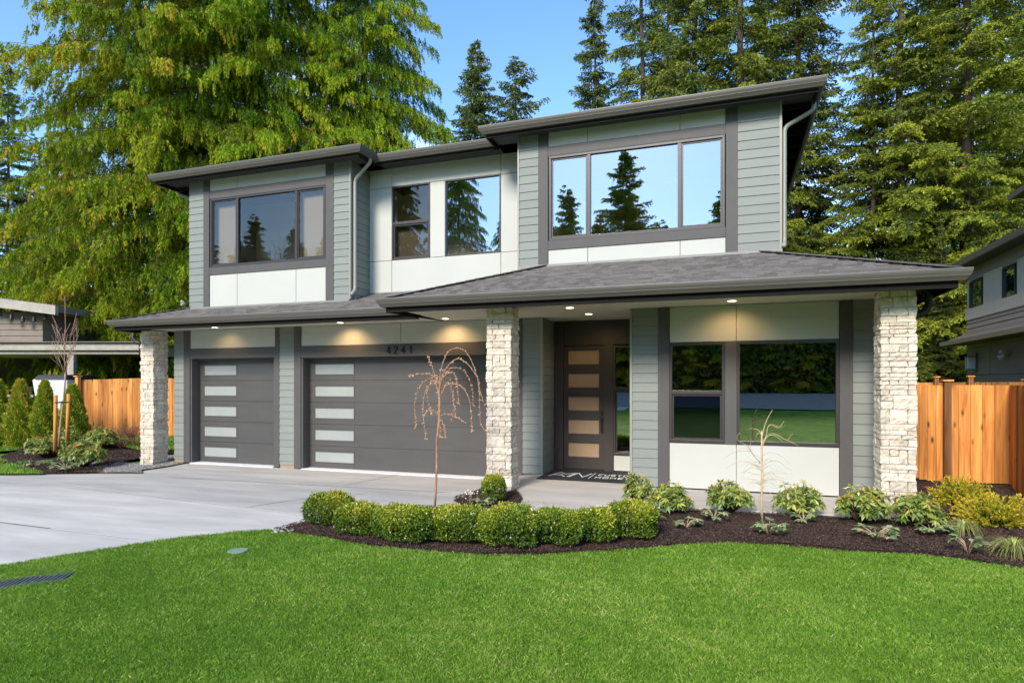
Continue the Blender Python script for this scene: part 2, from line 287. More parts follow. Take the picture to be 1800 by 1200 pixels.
# ------------------------------------------------------------------ ground sheets
def sheet(name, poly, mat_, lift, step=0.5, bumpy=0.0, label=None, kind='structure', sub=None):
    poly = [Vector((p[0], p[1])) for p in poly]; n = len(poly)
    dense = []
    for i in range(n):
        a, b = poly[i], poly[(i+1) % n]; k = max(1, int((b-a).length/step))
        dense += [a.lerp(b, j/k) for j in range(k)]
    xs = [p.x for p in dense]; ys = [p.y for p in dense]
    def inside(x, y):
        c = False; j = len(poly)-1
        for i in range(len(poly)):
            if (poly[i].y > y) != (poly[j].y > y) and x < (poly[j].x-poly[i].x)*(y-poly[i].y)/(poly[j].y-poly[i].y)+poly[i].x: c = not c
            j = i
        return c
    pts = list(dense); nx = int((max(xs)-min(xs))/step)+1; ny = int((max(ys)-min(ys))/step)+1
    for i in range(nx):
        for j in range(ny):
            x = min(xs)+(i+0.5+0.2*rnd.uniform(-1,1))*step; y = min(ys)+(j+0.5+0.2*rnd.uniform(-1,1))*step
            if inside(x, y) and min((Vector((x,y))-q).length for q in dense[::1]) > step*0.4: pts.append(Vector((x, y)))
    m = len(dense); r = delaunay_2d_cdt(pts, [(i, (i+1) % m) for i in range(m)], [list(range(m))], 1, 1e-5)
    vs = []
    for k, p in enumerate(r[0]):
        edge = min((p-q).length for q in dense); vs.append((p.x, p.y, G(p.x,p.y)+lift+(bumpy*min(1, edge/0.35)*(0.5+0.5*math.sin(p.x*3.1+1.3*math.sin(p.y*2.3))*math.sin(p.y*2.7+p.x)) if bumpy else 0)))
    fs = [tuple(f) for f in r[2]]
    fs = [f if (Vector(vs[f[1]])-Vector(vs[f[0]])).cross(Vector(vs[f[2]])-Vector(vs[f[0]])).z > 0 else f[::-1] for f in fs]
    o = mesh_obj(name, vs, fs, mat_, None, True); return tag(o, kind=kind)

# base ground to the horizon
gv, gf = [], []; gx = [-1500,-600,-200,-90,-60]+[ -50+2*i for i in range(41)]+[40,60,90,200,600,1500]; gy = [-1500,-500,-150,-70]+[-50+2*i for i in range(46)]+[50,70,150,500,1500]
for y in gy:
    for x in gx: gv.append((x, y, G(x,y)-0.06))
for j in range(len(gy)-1):
    for i in range(len(gx)-1): a = j*len(gx)+i; gf.append((a, a+1, a+1+len(gx), a+len(gx)))
tag(mesh_obj('ground', gv, gf, M['lawnbase'], None, True), kind='structure')

P2 = lambda u, v: at(u, v)[:2]
bed_front = [P2(*q) for q in [(480,935),(560,946),(650,962),(760,973),(850,978),(950,978),(1060,970),(1140,966),(1200,960),(1280,957),(1380,962),(1500,972),(1620,978),(1700,988),(1800,1003),(2000,1040)]]
drive_edge = [P2(*q) for q in [(-700,1130),(-300,1045),(0,997),(150,972),(290,950),(420,936),(480,932)]]
# driveway and porch pavement: one sheet under the beds
drive = drive_edge + [bed_front[0]] + [(-4.65,6.45),(-2.5,6.5),(-0.9,7.4),(0.6,8.1),(2.0,8.4),(2.5,8.95),(2.5,9.55),(2.1,12.5),(-12.0,12.5),(-12.6,11.25),(-12.6,10.3)] + [P2(*q) for q in [(250,826),(200,826),(120,827),(60,830),(0,829),(-300,832)]]
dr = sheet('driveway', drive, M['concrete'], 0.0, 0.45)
lawn = [drive_edge[0]]+[(-20,-10),(-30,-19.5),(14,-19.5),(14,5)]+bed_front[::-1]+drive_edge[::-1][:-1]
sheet('lawn', lawn, M['lawnbase'], 0.012, 0.9)
bed = bed_front + [(6.5,9.0),(6.2,14.0)] + [(3.3,13.8),(2.45,13.6),(2.35,9.5)] + [P2(*q) for q in [(1620,921),(1540,915),(1420,908),(1300,903),(1220,899),(1140,897),(1050,894)]] + [(-1.95,8.65),(-2.6,8.4),(-3.0,8.74),(-3.04,9.2)] + [(-3.3,9.62),(-3.9,9.66),(-4.1,8.9)] + [P2(*q) for q in [(815,890),(760,893),(700,897),(640,900),(560,910),(525,922)]]
sheet('mulch_bed', bed, M['mulch'], 0.02, 0.3, 0.05)
lb = [P2(*q) for q in [(-40,812),(0,822),(60,834),(120,833),(176,832)]] + [(-13.95,10.9),(-13.85,12.0),(-14.0,13.3),(-12.5,14.8),(-12.5,19.9),(-26,19.9),(-26,16.2),(-20.5,15.2),(-19.6,13.6)]
sheet('mulch_bed', lb, M['mulch'], 0.02, 0.4, 0.06)
gp = [P2(175,832),P2(250,832.5),(-12.0,10.0),(-11.98,10.5),(-12.05,11.2),(-12.35,11.3),(-12.4,13.2),(-13.2,12.9),(-13.6,12.0),(-13.3,11.0),P2(150,812)]
sheet('gravel_strip', gp, M['gravel'], 0.025, 0.3, 0.0)
ll = [P2(*q) for q in [(-700,838),(-300,837),(0,835.5),(30,835.5),(78,835),(50,826),(15,815),(0,808),(-20,796),(-60,770),(-300,756)]]
sheet('lawn', ll, M['lawnbase'], 0.035, 0.6)
l2 = [P2(*q) for q in [(-30,797),(0,796),(30,793),(48,788),(48,780),(20,778),(-30,780)]]
sheet('lawn', l2, M['lawnbase'], 0.04, 0.5)
l3 = [P2(190,782),P2(215,790),P2(250,797),(-12.5,13.6),(-12.5,15.9),(-14.6,16.6),P2(200,775)]
sheet('lawn', l3, M['lawnbase'], 0.09, 0.5)
sheet('road', [(-90,-30.5),(60,-30.5),(60,-22.5),(-90,-22.5)], M['asphalt'], 0.02, 3.0)
sheet('driveway', [(-11,-22.6),(-7.0,-22.6),(-7.6,0.0),(-9.0,3.0),(-18,3.2),(-17,0)], M['concrete'], -0.03, 1.2)

# joints and trench drain (parts of the driveway)
def strip(name, pts, w, lift, m, parent=None, h=0.002):
    b = MB(); pts = [Vector(p) for p in pts]
    for i in range(len(pts)-1):
        a, c = pts[i], pts[i+1]; n_ = max(1, int((c-a).length/0.5)); d = (c-a).normalized(); s = Vector((-d.y, d.x))*w/2
        for k in range(n_):
            p, q = a.lerp(c, k/n_), a.lerp(c, (k+1)/n_); zp, zq = G(p.x,p.y)+lift, G(q.x,q.y)+lift
            b.add([(p.x-s.x,p.y-s.y,zp),(q.x-s.x,q.y-s.y,zq),(q.x+s.x,q.y+s.y,zq),(p.x+s.x,p.y+s.y,zp)], [(0,1,2,3)])
    return b.build(name, m, parent)
M['joint'] = mat('pale_joint', (0.62,0.60,0.585), 0.8, 0.1, 6); M['jointdark'] = mat('dark_joint', (0.14,0.135,0.13), 0.9, 0.1, 6)
strip('control_joint', [P2(-300,812),P2(0,845),P2(432,892),P2(530,905)], 0.022, 0.006, M['joint'], dr)
strip('control_joint', [P2(-100,905),P2(0,918),P2(89,929)], 0.02, 0.006, M['jointdark'], dr)
strip('control_joint', [P2(89,929),P2(280,952)], 0.022, 0.006, M['joint'], dr)
strip('control_joint', [P2(432,892),P2(513,879),P2(640,868)], 0.014, 0.006, M['jointdark'], dr)
strip('control_joint', [(-6.36,11.2),(-6.6,9.6)], 0.014, 0.006, M['jointdark'], dr)
strip('control_joint', [(-1.1,10.3),(-1.3,9.2)], 0.012, 0.006, M['jointdark'], dr)
td = strip('trench_drain', [P2(290,838),P2(800,865.5)], 0.075, 0.007, mat('drain_metal', (0.50,0.50,0.49), 0.4, 0.1, 5), dr)
b = MB(); a0, a1 = Vector(P2(296,838)), Vector(P2(797,865.3)); L_ = (a1-a0).length; k = 0
while k*0.045 < L_:
    p = a0.lerp(a1, k*0.045/L_); z = G(p.x,p.y)+0.0085; b.add([(p.x-0.006,p.y-0.022,z),(p.x+0.006,p.y-0.022,z),(p.x+0.006,p.y+0.022,z),(p.x-0.006,p.y+0.022,z)], [(0,1,2,3)]); k += 1
b.build('drain_slot', M['black'], td)
# thin pale slab edge along the bed
strip('slab_edge', [P2(*q) for q in [(1048,893.5),(1140,896.5),(1220,898.5),(1300,902.5),(1420,907.5),(1540,914.5),(1622,920)]], 0.09, 0.045, M['joint'], dr)

# ------------------------------------------------------------------ HOUSE
H = thing('modern_house', 'two storey modern house with sage lap siding, pale panels, stone columns and two garage doors', 'house', (-4, 12, -0.14))
EXP = 0.156
def siding(x0, x1, y0, y1, z0, z1, face, name='lap_siding', parent=None):
    b = MB(); z = z0; zph = math.floor((z0-0.02)/EXP)*EXP+0.02
    z = zph
    while z < z1-1e-3:
        a, c = max(z, z0), min(z+EXP, z1)
        if c-a > 0.004:
            fa = (c-z)/EXP; o0 = 0.017-0.013*(a-z)/EXP; o1 = 0.017-0.013*fa; t = rnd.random()
            if face == '-y': p = [(x0,y0-o0,a),(x1,y0-o0,a),(x1,y1,a),(x0,y1,a),(x0,y0-o1,c-0.001),(x1,y0-o1,c-0.001),(x1,y1,c-0.001),(x0,y1,c-0.001)]
            elif face == '+x': p = [(x0,y0,a),(x1+o0,y0,a),(x1+o0,y1,a),(x0,y1,a),(x0,y0,c-0.001),(x1+o1,y0,c-0.001),(x1+o1,y1,c-0.001),(x0,y1,c-0.001)]
            else: p = [(x0-o0,y0,a),(x1,y0,a),(x1,y1,a),(x0-o0,y1,a),(x0-o1,y0,c-0.001),(x1,y0,c-0.001),(x1,y1,c-0.001),(x0-o1,y1,c-0.001)]
            b.hexa(p, t)
        z += EXP
    return b.build(name, M['siding'], parent or H)
def trim(x0, x1, y, z0, z1, name='trim_board', proud=0.022, m='trim'):
    return MB().box(x0, x1, y-proud, y+0.12, z0, z1).build(name, M[m], H, bevel=0.003)
def panels(xs, y, z0, z1, back=True):
    g = 0.005
    for i in range(len(xs)-1):
        MB().box(xs[i]+g, xs[i+1]-g, y-0.002, y+0.05, z0+g, z1-g).build('wall_panel', M['panel'], H, bevel=0.002)
    MB().box(xs[0], xs[-1], y+0.02+0.03, y+0.115, z0, z1).build('wall_backing', M['soffit'], H)
def window(x0, x1, y, z0, z1, cols=(), rail=None, gl='glassU', fw=0.055, screen=None, sash=True):
    b = MB(); yo, yi = y-0.012, y+0.10
    b.box(x0, x1, yo, yi, z1-fw*0.8, z1).box(x0, x1, yo, yi, z0, z0+fw).box(x0, x0+fw*0.8, yo, yi, z0+fw, z1-fw*0.8).box(x1-fw*0.8, x1, yo, yi, z0+fw, z1-fw*0.8)
    edges = [x0+fw*0.8]
    for c in cols:
        b.box(c-0.032, c+0.032, yo+0.006, yi, z0+fw, z1-fw*0.8); edges += [c-0.032, c+0.032]
    edges.append(x1-fw*0.8)
    zs = [z0+fw, z1-fw*0.8]
    if rail: b.box(x0+fw*0.8, x1-fw*0.8, yo+0.004, yi, rail-0.03, rail+0.03); zs = [z0+fw, rail-0.03, rail+0.03, z1-fw*0.8]
    o = b.build('window', M['winframe'], H, bevel=0.003)
    for i in range(0, len(edges), 2):
        for j in range(0, len(zs), 2):
            a, c, d, e = edges[i], edges[i+1], zs[j], zs[j+1]; ins = 0.0
            if (cols and (i == 0 or i == len(edges)-2)) or (rail and j == 0):      # sliding sash has a frame of its own
                s = 0.028; ins = s
                MB().box(a, c, y+0.015, y+0.05, e-s, e).box(a, c, y+0.015, y+0.05, d, d+s).box(a, a+s, y+0.015, y+0.05, d+s, e-s).box(c-s, c, y+0.015, y+0.05, d+s, e-s).build('sash', M['winframe'], o)
            g = MB().add([(a+ins,y+0.032,d+ins),(c-ins,y+0.032,d+ins),(c-ins,y+0.032,e-ins),(a+ins,y+0.032,e-ins)], [(0,1,2,3)]).build('pane', M['screen'] if (screen and j == 0 and rail) else M[gl], o)
    return o
# --- lower right facade (porch wall), y 10.41
YR = 10.41
siding(-1.536, -1.094, YR, YR+0.12, 0.02, 2.965, '-y'); trim(-1.092, -0.914, YR, 0.02, 2.965)
panels([-0.912, 0.12, 1.577], YR, 0.02, 0.752); panels([-0.912, 0.12, 1.577], YR, 2.385, 2.965)
trim(-0.051, 0.125, YR, 0.752, 2.385, 'window_mullion', 0.012)
window(-0.914, -0.053, YR, 0.755, 2.383, rail=1.575, gl='glassL', screen=True); window(0.127, 1.577, YR, 0.755, 2.383, gl='glassL')
trim(1.579, 1.756, YR, 0.02, 2.965); siding(1.758, 2.1, YR, YR+0.12, 0.02, 2.965, '-y')
siding(1.98, 2.1, YR+0.122, 20.0, -0.1, 2.965, '+x')
siding(-1.536, -1.416, YR+0.122, 12.05, 0.02, 2.965, '-x')
MB().box(-1.552,-1.512,YR-0.028,YR-0.018,0.02,2.965).build('corner_strip', M['downspout'], H)
# --- entry recess, y 12.05
YE, YF = 11.2, 12.05
trim(-3.9, -3.706, YE, -0.1, 2.965); siding(-3.704, -3.324, YE, YE+0.12, 0.0, 2.965, '-y')
siding(-3.444, -3.324, YE+0.122, YF+0.1, 0.0, 2.965, '+x')
MB().box(-3.34,-3.30,YE-0.026,YE-0.018,0.0,2.965).build('corner_strip', M['downspout'], H)
trim(-3.30, -3.12, YF, 0.0, 2.965, 'door_jamb', 0.03, 'door'); trim(-3.12, -1.54, YF, 2.48, 2.965, 'door_header', 0.01, 'door')
trim(-2.30, -2.115, YF, 0.0, 2.48, 'door_jamb', 0.02, 'door')
dz0, dz1 = 0.035, 2.475
b = MB(); px0, px1 = -3.03, -2.41; zs = []
for k in range(5):
    zt = dz1-0.1-0.459*k; zs.append((zt-0.272, zt))
b.box(-3.118, px0, YF+0.03, YF+0.08, dz0, dz1).box(px1, -2.302, YF+0.03, YF+0.08, dz0, dz1)
prev = dz1
for (a, c) in zs: b.box(px0, px1, YF+0.03, YF+0.08, c, prev); prev = a
b.box(px0, px1, YF+0.03, YF+0.08, dz0, prev)
door = b.build('entry_door', M['door'], H, bevel=0.002)
for (a, c) in zs: MB().box(px0, px1, YF+0.05, YF+0.06, a, c).build('frosted_pane', M['frostlit'], door)
MB().box(-2.375,-2.325,YF-0.0,YF+0.03,1.1,1.19).build('lock', M['black'], door, bevel=0.004)
hb = MB().box(-2.37,-2.33,YF-0.005,YF+0.03,0.98,1.06); hb.tube([(-2.35,YF,1.03),(-2.35,YF-0.05,1.01),(-2.35,YF-0.055,0.85),(-2.35,YF-0.045,0.78),(-2.35,YF+0.03,0.77)], 0.011, 6); hb.build('handle', M['black'], door)
MB().box(-3.12,-2.30,YF-0.06,YF+0.1,-0.0,0.035).build('threshold', M['black'], H)
window(-2.115, -1.56, YF, 0.32, 2.46, rail=1.62, gl='glassL', fw=0.045)
panels([-2.113, -1.56], YF, 0.02, 0.32)
# --- garage front, y 11.2
YG, YD, ZB = 11.2, 11.42, -0.135
siding(-12.4, -12.10, YG, YG+0.12, -0.06, 2.965, '-y'); trim(-12.098, -11.911, YG, ZB+0.01, 2.965)
siding(-12.4, -12.28, YG+0.122, 20.0, -0.1, 2.965, '-x')
trim(-11.91, -9.472, YG, 2.30, 2.528, 'door_header'); panels([-11.909, -9.474], YG, 2.53, 2.965)
trim(-9.47, -9.357, YG, ZB+0.01, 2.965); siding(-9.355, -8.962, YG, YG+0.12, -0.06, 2.965, '-y'); trim(-8.96, -8.784, YG, ZB+0.01, 2.965)
trim(-8.783, -3.902, YG, 2.28, 2.528, 'door_header'); panels([-8.782, -6.33, -3.902], YG, 2.53, 2.965)
for (a, c) in ((-12.4,-12.10),(-9.355,-8.962)): MB().box(a+0.01, c-0.01, YG+0.0, YG+0.11, ZB-0.02, -0.062).build('foundation', M['tan'], H)
for (a, c) in ((-11.911,-9.472),(-8.784,-3.90)):     # jambs and stops
    MB().box(a, a+0.045, YG+0.002, YD, ZB+0.01, 2.30).box(c-0.045, c, YG+0.002, YD, ZB+0.01, 2.30).box(a+0.045, c-0.045, YG+0.122, YD, 2.255, 2.30).build('door_jamb', M['trim'], H)
    MB().box(a+0.03, c-0.03, YG-0.05, YD+0.02, ZB-0.02, ZB+0.012).build('door_sill', M['joint'], H)
def garage_door(x0, x1, p0, p1):
    hgt = (2.27-ZB-0.012)/5; b = MB(); z = ZB+0.012
    o = MB().box(x0, x1, YD+0.035, YD+0.07, z, 2.27).build('garage_door', M['gdoor'], H)
    for k in range(5):
        a, c = z+k*hgt+0.003, z+(k+1)*hgt-0.003; q0, q1 = a+hgt*0.23, a+hgt*0.77
        s = MB(); s.box(x0, p0, YD, YD+0.034, a, c, k*.1).box(p1, x1, YD, YD+0.034, a, c, k*.1).box(p0, p1, YD, YD+0.034, q1, c).box(p0, p1, YD, YD+0.034, a, q0)
        s.build('door_section', M['gdoor'], o, bevel=0.003)
        f = 0.018
        MB().box(p0,p1,YD-0.006,YD+0.01,q1-f,q1).box(p0,p1,YD-0.006,YD+0.01,q0,q0+f).box(p0,p0+f,YD-0.006,YD+0.01,q0+f,q1-f).box(p1-f,p1,YD-0.006,YD+0.01,q0+f,q1-f).build('pane_frame', M['trim'], o)
        MB().box(p0+f, p1-f, YD+0.012, YD+0.02, q0+f, q1-f).build('frosted_pane', M['frost'], o)
garage_door(-11.865, -9.518, -11.74, -10.75); garage_door(-8.738, -3.946, -8.61, -7.58)
# house number 4241 as raised strokes
def strokes(parent, name, segs, x, z, w, h, y, th=0.016, m='black'):
    b = MB()
    for (a, c, d, e) in segs:
        p = Vector((x+a*w, y, z+c*h)); q = Vector((x+d*w, y, z+e*h)); dr_ = (q-p).normalized(); n = Vector((-dr_.z, 0, dr_.x))*th/2; p = p-dr_*th*0.3; q = q+dr_*th*0.3
        pts = [p-n, q-n, q+n, p+n]; b.hexa([tuple(v) for v in pts]+[(v.x, v.y+0.02, v.z) for v in pts])
    return b.build(name, M[m], parent)
DIG = {'4': [(0.7,0,0.7,1),(0.7,1,0.0,0.32),(0,0.32,1,0.32)], '2': [(0,0.78,0.25,1),(0.25,1,0.75,1),(0.75,1,1,0.75),(1,0.75,0,0),(0,0,1,0)], '1': [(0.6,0,0.6,1),(0.6,1,0.25,0.8)]}
for d, x in zip('4241', (-6.64,-6.475,-6.30,-6.13)): strokes(H, 'house_number', DIG[d], x, 2.335, 0.085, 0.145, YG-0.045)

# --- upper storey
def bay(xw, y, x0, x1, zb, ws0, ws1, cols, seams, xtrimL, xtrimR, gl):
    siding(x0, xtrimL[0], y, y+0.12, zb, 6.46, '-y'); trim(xtrimL[0]+0.002, xtrimL[1], y, zb, 6.46)
    trim(xtrimR[0], xtrimR[1]-0.002, y, zb, 6.46); siding(xtrimR[1], x1, y, y+0.12, zb, 6.46, '-y')
    a, c = xtrimL[1]+0.002, xtrimR[0]-0.002
    trim(a, c, y, 5.94, 6.12, 'window_head_trim', 0.018); trim(a, c, y, 4.20, 4.37, 'window_sill_trim', 0.018)
    if ws0-a > 0.02: trim(a, ws0, y, 4.372, 5.938, 'window_side_trim', 0.016)
    if c-ws1 > 0.02: trim(ws1, c, y, 4.372, 5.938, 'window_side_trim', 0.016)
    panels([a]+seams+[c], y, 6.12, 6.46); panels([a]+seams+[c], y, zb, 4.20)
    window(ws0, ws1, y, 4.372, 5.938, cols=cols, gl=gl)
Y2 = 11.1
bay(0, Y2, -11.83, -7.47, 3.42, -11.21, -8.085, (-10.44,-8.84), [-10.44,-8.84], (-11.40,-11.23), (-8.07,-7.87), 'glassB')
bay(0, Y2, -3.74, 0.81, 3.80, -3.155, -0.055, (-2.40,-0.80), [-2.42,-0.79], (-3.36,-3.17), (-0.04,0.15), 'glassU')
YC = 11.8
siding(-7.59, -7.47, Y2+0.122, YC+0.1, 3.4, 6.5, '+x'); siding(-3.74, -3.62, Y2+0.122, YC+0.1, 3.4, 6.5, '-x')
siding(-11.83, -11.71, Y2+0.122, 20.0, 3.3, 6.5, '-x'); siding(0.69, 0.81, Y2+0.122, 20.0, 3.3, 6.5, '+x')
for xx in (-7.47, 0.81): MB().box(xx-0.012,xx+0.022,Y2-0.026,Y2-0.016,3.5,6.46).box(xx+0.0175,xx+0.026,Y2-0.016,Y2+0.03,3.5,6.46).build('corner_strip', M['downspout'], H)
MB().box(-3.765,-3.735,Y2-0.026,Y2-0.016,3.8,6.46).build('corner_strip', M['downspout'], H)
xs = [-7.45,-6.89,-5.97,-5.62,-4.37,-3.742]
def cpanel(a, c, z0, z1): panels([a, c], YC, z0, z1)
cpanel(-7.45,-6.89,5.97,6.5); cpanel(-6.89,-4.37,5.985,6.5); cpanel(-4.37,-3.742,5.97,6.5)
cpanel(-7.45,-6.89,4.39,5.97); cpanel(-5.97,-5.62,4.39,5.985); cpanel(-4.37,-3.742,4.39,5.97)
cpanel(-7.45,-6.89,3.5,4.39); cpanel(-6.89,-4.37,3.5,4.39); cpanel(-4.37,-3.742,3.5,4.39)
ROOM_TAN = mat('tan_room_stand_in', (0.20,0.165,0.11), 0.8, 0.04, 3)  # added planes close behind the panes, standing in for sunlit room walls
for (a, c, y_, z0_, z1_) in ((-11.16,-10.46,Y2+0.16,4.40,5.90),(-8.82,-8.13,Y2+0.16,4.40,5.90),(-6.86,-6.0,YC+0.16,4.42,5.16)): MB().box(a,c,y_,y_+0.01,z0_,z1_).build('room_wall_stand_in', ROOM_TAN, H)
window(-6.89,-5.97,YC,4.39,5.985,rail=5.18,gl='glassB',screen=True,fw=0.04); window(-5.62,-4.37,YC,4.39,5.985,gl='glassU',fw=0.035)
# interior shell: floors, ceiling, partitions
MB().box(-12.27,1.97,12.2,19.9,3.0,3.15).box(-12.27,-7.6,11.34,12.2,3.0,3.15).box(-3.6,1.97,10.6,12.2,3.0,3.1).build('floor_slab', M['interior'], H)
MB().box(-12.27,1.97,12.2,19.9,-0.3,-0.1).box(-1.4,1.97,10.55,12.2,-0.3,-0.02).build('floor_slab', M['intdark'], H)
MB().box(-11.7,0.68,11.95,19.9,6.52,6.56).build('ceiling', M['interior'], H)
MB().box(-12.4,2.1,20.0,20.12,-0.2,3.0).box(-11.83,0.81,20.0,20.12,3.0,6.5).build('rear_wall', M['siding'], H)
MB().box(-7.7,-7.62,11.95,19.9,3.15,6.5).box(-3.62,-3.56,12.0,19.9,3.15,6.5).box(-11.7,-7.7,13.1,13.18,3.15,6.5).box(-7.6,-3.62,13.6,13.68,3.15,6.5).box(-3.55,0.68,14.6,14.68,3.15,6.5).build('partition', M['interior'], H)
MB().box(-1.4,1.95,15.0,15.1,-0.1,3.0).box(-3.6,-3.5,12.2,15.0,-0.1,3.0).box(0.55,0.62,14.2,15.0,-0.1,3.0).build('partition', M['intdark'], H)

# --- roofs
def hip_verts(x0, x1, y0, y1, z, s):
    w = min(x1-x0, y1-y0)/2; return w
def hip(name, x0, x1, y0, y1, z, s, m, thick=0.10):
    w = min((x1-x0), (y1-y0))/2; zr = z+s*w
    if x1-x0 >= y1-y0: r0, r1 = (x0+w, y0+w, zr), (x1-w, y0+w, zr); fs = [(4,5,9,8),(5,6,9),(6,7,8,9),(7,4,8)]
    else: r0, r1 = (x0+w, y0+w, zr), (x0+w, y1-w, zr); fs = [(4,5,8),(5,6,9,8),(6,7,9),(7,4,8,9)]
    vs = [(x0,y0,z-thick),(x1,y0,z-thick),(x1,y1,z-thick),(x0,y1,z-thick),(x0,y0,z),(x1,y0,z),(x1,y1,z),(x0,y1,z), r0, r1]
    return MB().add(vs, [(0,3,2,1),(0,1,5,4),(1,2,6,5),(2,3,7,6),(3,0,4,7)]+fs).build(name, m, H)
PROF = [(0,0.0),(0.062,0.0),(0.075,0.022),(0.095,0.05),(0.10,0.056),(0.104,0.062),(0.118,0.10),(0.122,0.128),(0.122,0.14),(0.112,0.14),(0.105,0.11),(0,0.11)]
def gutter(path, ztop, side=1, name='gutter'):
    # path: fascia line walked so that outward is to the right of travel * side
    pts = [Vector(p) for p in path]; n = len(pts); rows = []
    for i, p in enumerate(pts):
        ds = []
        if i > 0: ds.append((p-pts[i-1]).normalized())
        if i < n-1: ds.append((pts[i+1]-p).normalized())
        ns = [Vector((d.y, -d.x))*side for d in ds]; nn = ns[0] if len(ns) == 1 else (ns[0]+ns[1])/(1+ns[0].dot(ns[1]))
        rows.append([(p.x+nn.x*d_, p.y+nn.y*d_, ztop-0.14+h_) for d_, h_ in PROF])
    k = len(PROF); vs = [q for r_ in rows for q in r_]; fs = []
    for i in range(n-1):
        for j in range(k): a, b_ = i*k+j, i*k+(j+1) % k; fs.append((a, a+k, b_+k, b_) if side > 0 else (a, b_, b_+k, a+k))
    fs += [tuple(range(k)), tuple(range((n-1)*k+k-1, (n-1)*k-1, -1))]
    g = MB().add(vs, fs).build(name, M['gutter'], H)
    # rolled lip and mid bead, their highlight put into a paler colour
    for dd, hh, rr in ((0.119,0.138,0.005),(0.101,0.058,0.0025)):
        pl = []
        for i, p in enumerate(pts):
            ds = []
            if i > 0: ds.append((p-pts[i-1]).normalized())
            if i < n-1: ds.append((pts[i+1]-p).normalized())
            ns = [Vector((d.y, -d.x))*side for d in ds]; nn = ns[0] if len(ns) == 1 else (ns[0]+ns[1])/(1+ns[0].dot(ns[1])); pl.append((p.x+nn.x*dd, p.y+nn.y*dd, ztop-0.14+hh))
        MB().tube(pl, rr, 6).build('gutter_highlight_bead', M['lip'], g)
    return g
def fascia(path, z0, z1, th=0.03, side=1, name='fascia', m='fascia'):
    pts = [Vector(p) for p in path]; n = len(pts); b = MB(); rows = []
    for i, p in enumerate(pts):
        ds = []
        if i > 0: ds.append((p-pts[i-1]).normalized())
        if i < n-1: ds.append((pts[i+1]-p).normalized())
        ns = [Vector((d.y, -d.x))*side for d in ds]; nn = ns[0] if len(ns) == 1 else (ns[0]+ns[1])/(1+ns[0].dot(ns[1]))
        a, c = p, p-nn*th; rows += [(a.x,a.y,z0),(c.x,c.y,z0),(c.x,c.y,z1),(a.x,a.y,z1)]
    fs = []
    for i in range(n-1):
        for j in range(4): fs.append((i*4+j, i*4+(j+1) % 4, i*4+4+(j+1) % 4, i*4+4+j))
    fs += [(0,3,2,1), ((n-1)*4, (n-1)*4+1, (n-1)*4+2, (n-1)*4+3)]
    return b.add(rows, fs).build(name, M[m], H)
UZ = 6.50
hip('upper_roof', -12.45, 1.34, 11.35, 20.6, UZ-0.02, 0.3, M['roofdark'])
hip('upper_roof', -12.445, -7.03, 10.74, 20.5, UZ-0.02, 0.3, M['roofdark']); hip('upper_roof', -4.28, 1.335, 10.77, 20.5, UZ-0.02, 0.3, M['roofdark'])
up = [(-12.45,20.6),(-12.45,10.74),(-7.03,10.74),(-7.03,11.35),(-4.28,11.35),(-4.28,10.77),(1.34,10.77),(1.34,20.6)]
gutter(up, UZ); fascia([(p[0], p[1]) for p in up], UZ-0.20, UZ-0.122, name='fascia')
# rafter tails under the side eaves
for y in np.arange(11.3,20.4,0.6):
    for (a, c) in ((0.84,1.30),(-12.41,-11.86)): MB().box(a,c,y-0.02,y+0.02,UZ-0.21,UZ-0.122).build('rafter_tail', M['fascia'], H)
# lower roofs as hip solids (bodies) with shingle courses on top
PS, GS = 0.37, 0.33
def lower_body(x0, x1, y0, xin0, xin1, yin, yb, z, s, name):
    vs = [(x0,y0,z),(x1,y0,z),(x1,yb,z),(x0,yb,z),(xin0,y0+(xin0-x0) if xin0 else 0,0)]
    return None
def roof_plane_tabs(b, p0, p1, depth, s, z0, nrm, inset0, inset1, exp=0.14):
    # p0->p1 eave line (2D), nrm inward unit vector; insets: how the ends shrink per metre of run (hip = 1, wall = 0)
    p0, p1, nrm = Vector(p0), Vector(p1), Vector(nrm); d = (p1-p0).normalized(); L = (p1-p0).length; k = 0; r = 0.0
    run = exp/math.sqrt(1+s*s)
    while r < depth:
        r1 = min(r+run, depth); a = inset0*r; e = L-inset1*r; x = a - rnd.uniform(0, 0.2)
        while x < e:
            w = rnd.choice([0.10,0.14,0.17,0.21]); xa, xb = max(x, a), min(x+w, e); x += w
            if xb-xa < 0.02: continue
            t = rnd.random(); th = 0.018+0.010*rnd.random(); q0, q1 = r-0.004, min(r1+0.01, depth)
            # top edge trimmed on hips
            xa2, xb2 = max(xa, inset0*q1), min(xb, L-inset1*q1)
            if xb2 <= xa2: continue
            def P(xx, rr, hh): v = p0+d*xx+nrm*rr; return (v.x, v.y, z0+s*rr+hh)
            b.hexa([P(xa,q0,0.002),P(xb,q0,0.002),P(xb2,q1,0.0),P(xa2,q1,0.0),P(xa,q0,th),P(xb,q0,th),P(xb2,q1,0.006),P(xa2,q1,0.006)], t)
        r = r1
def quad(b, pts): b.add(pts, [tuple(range(len(pts)))])
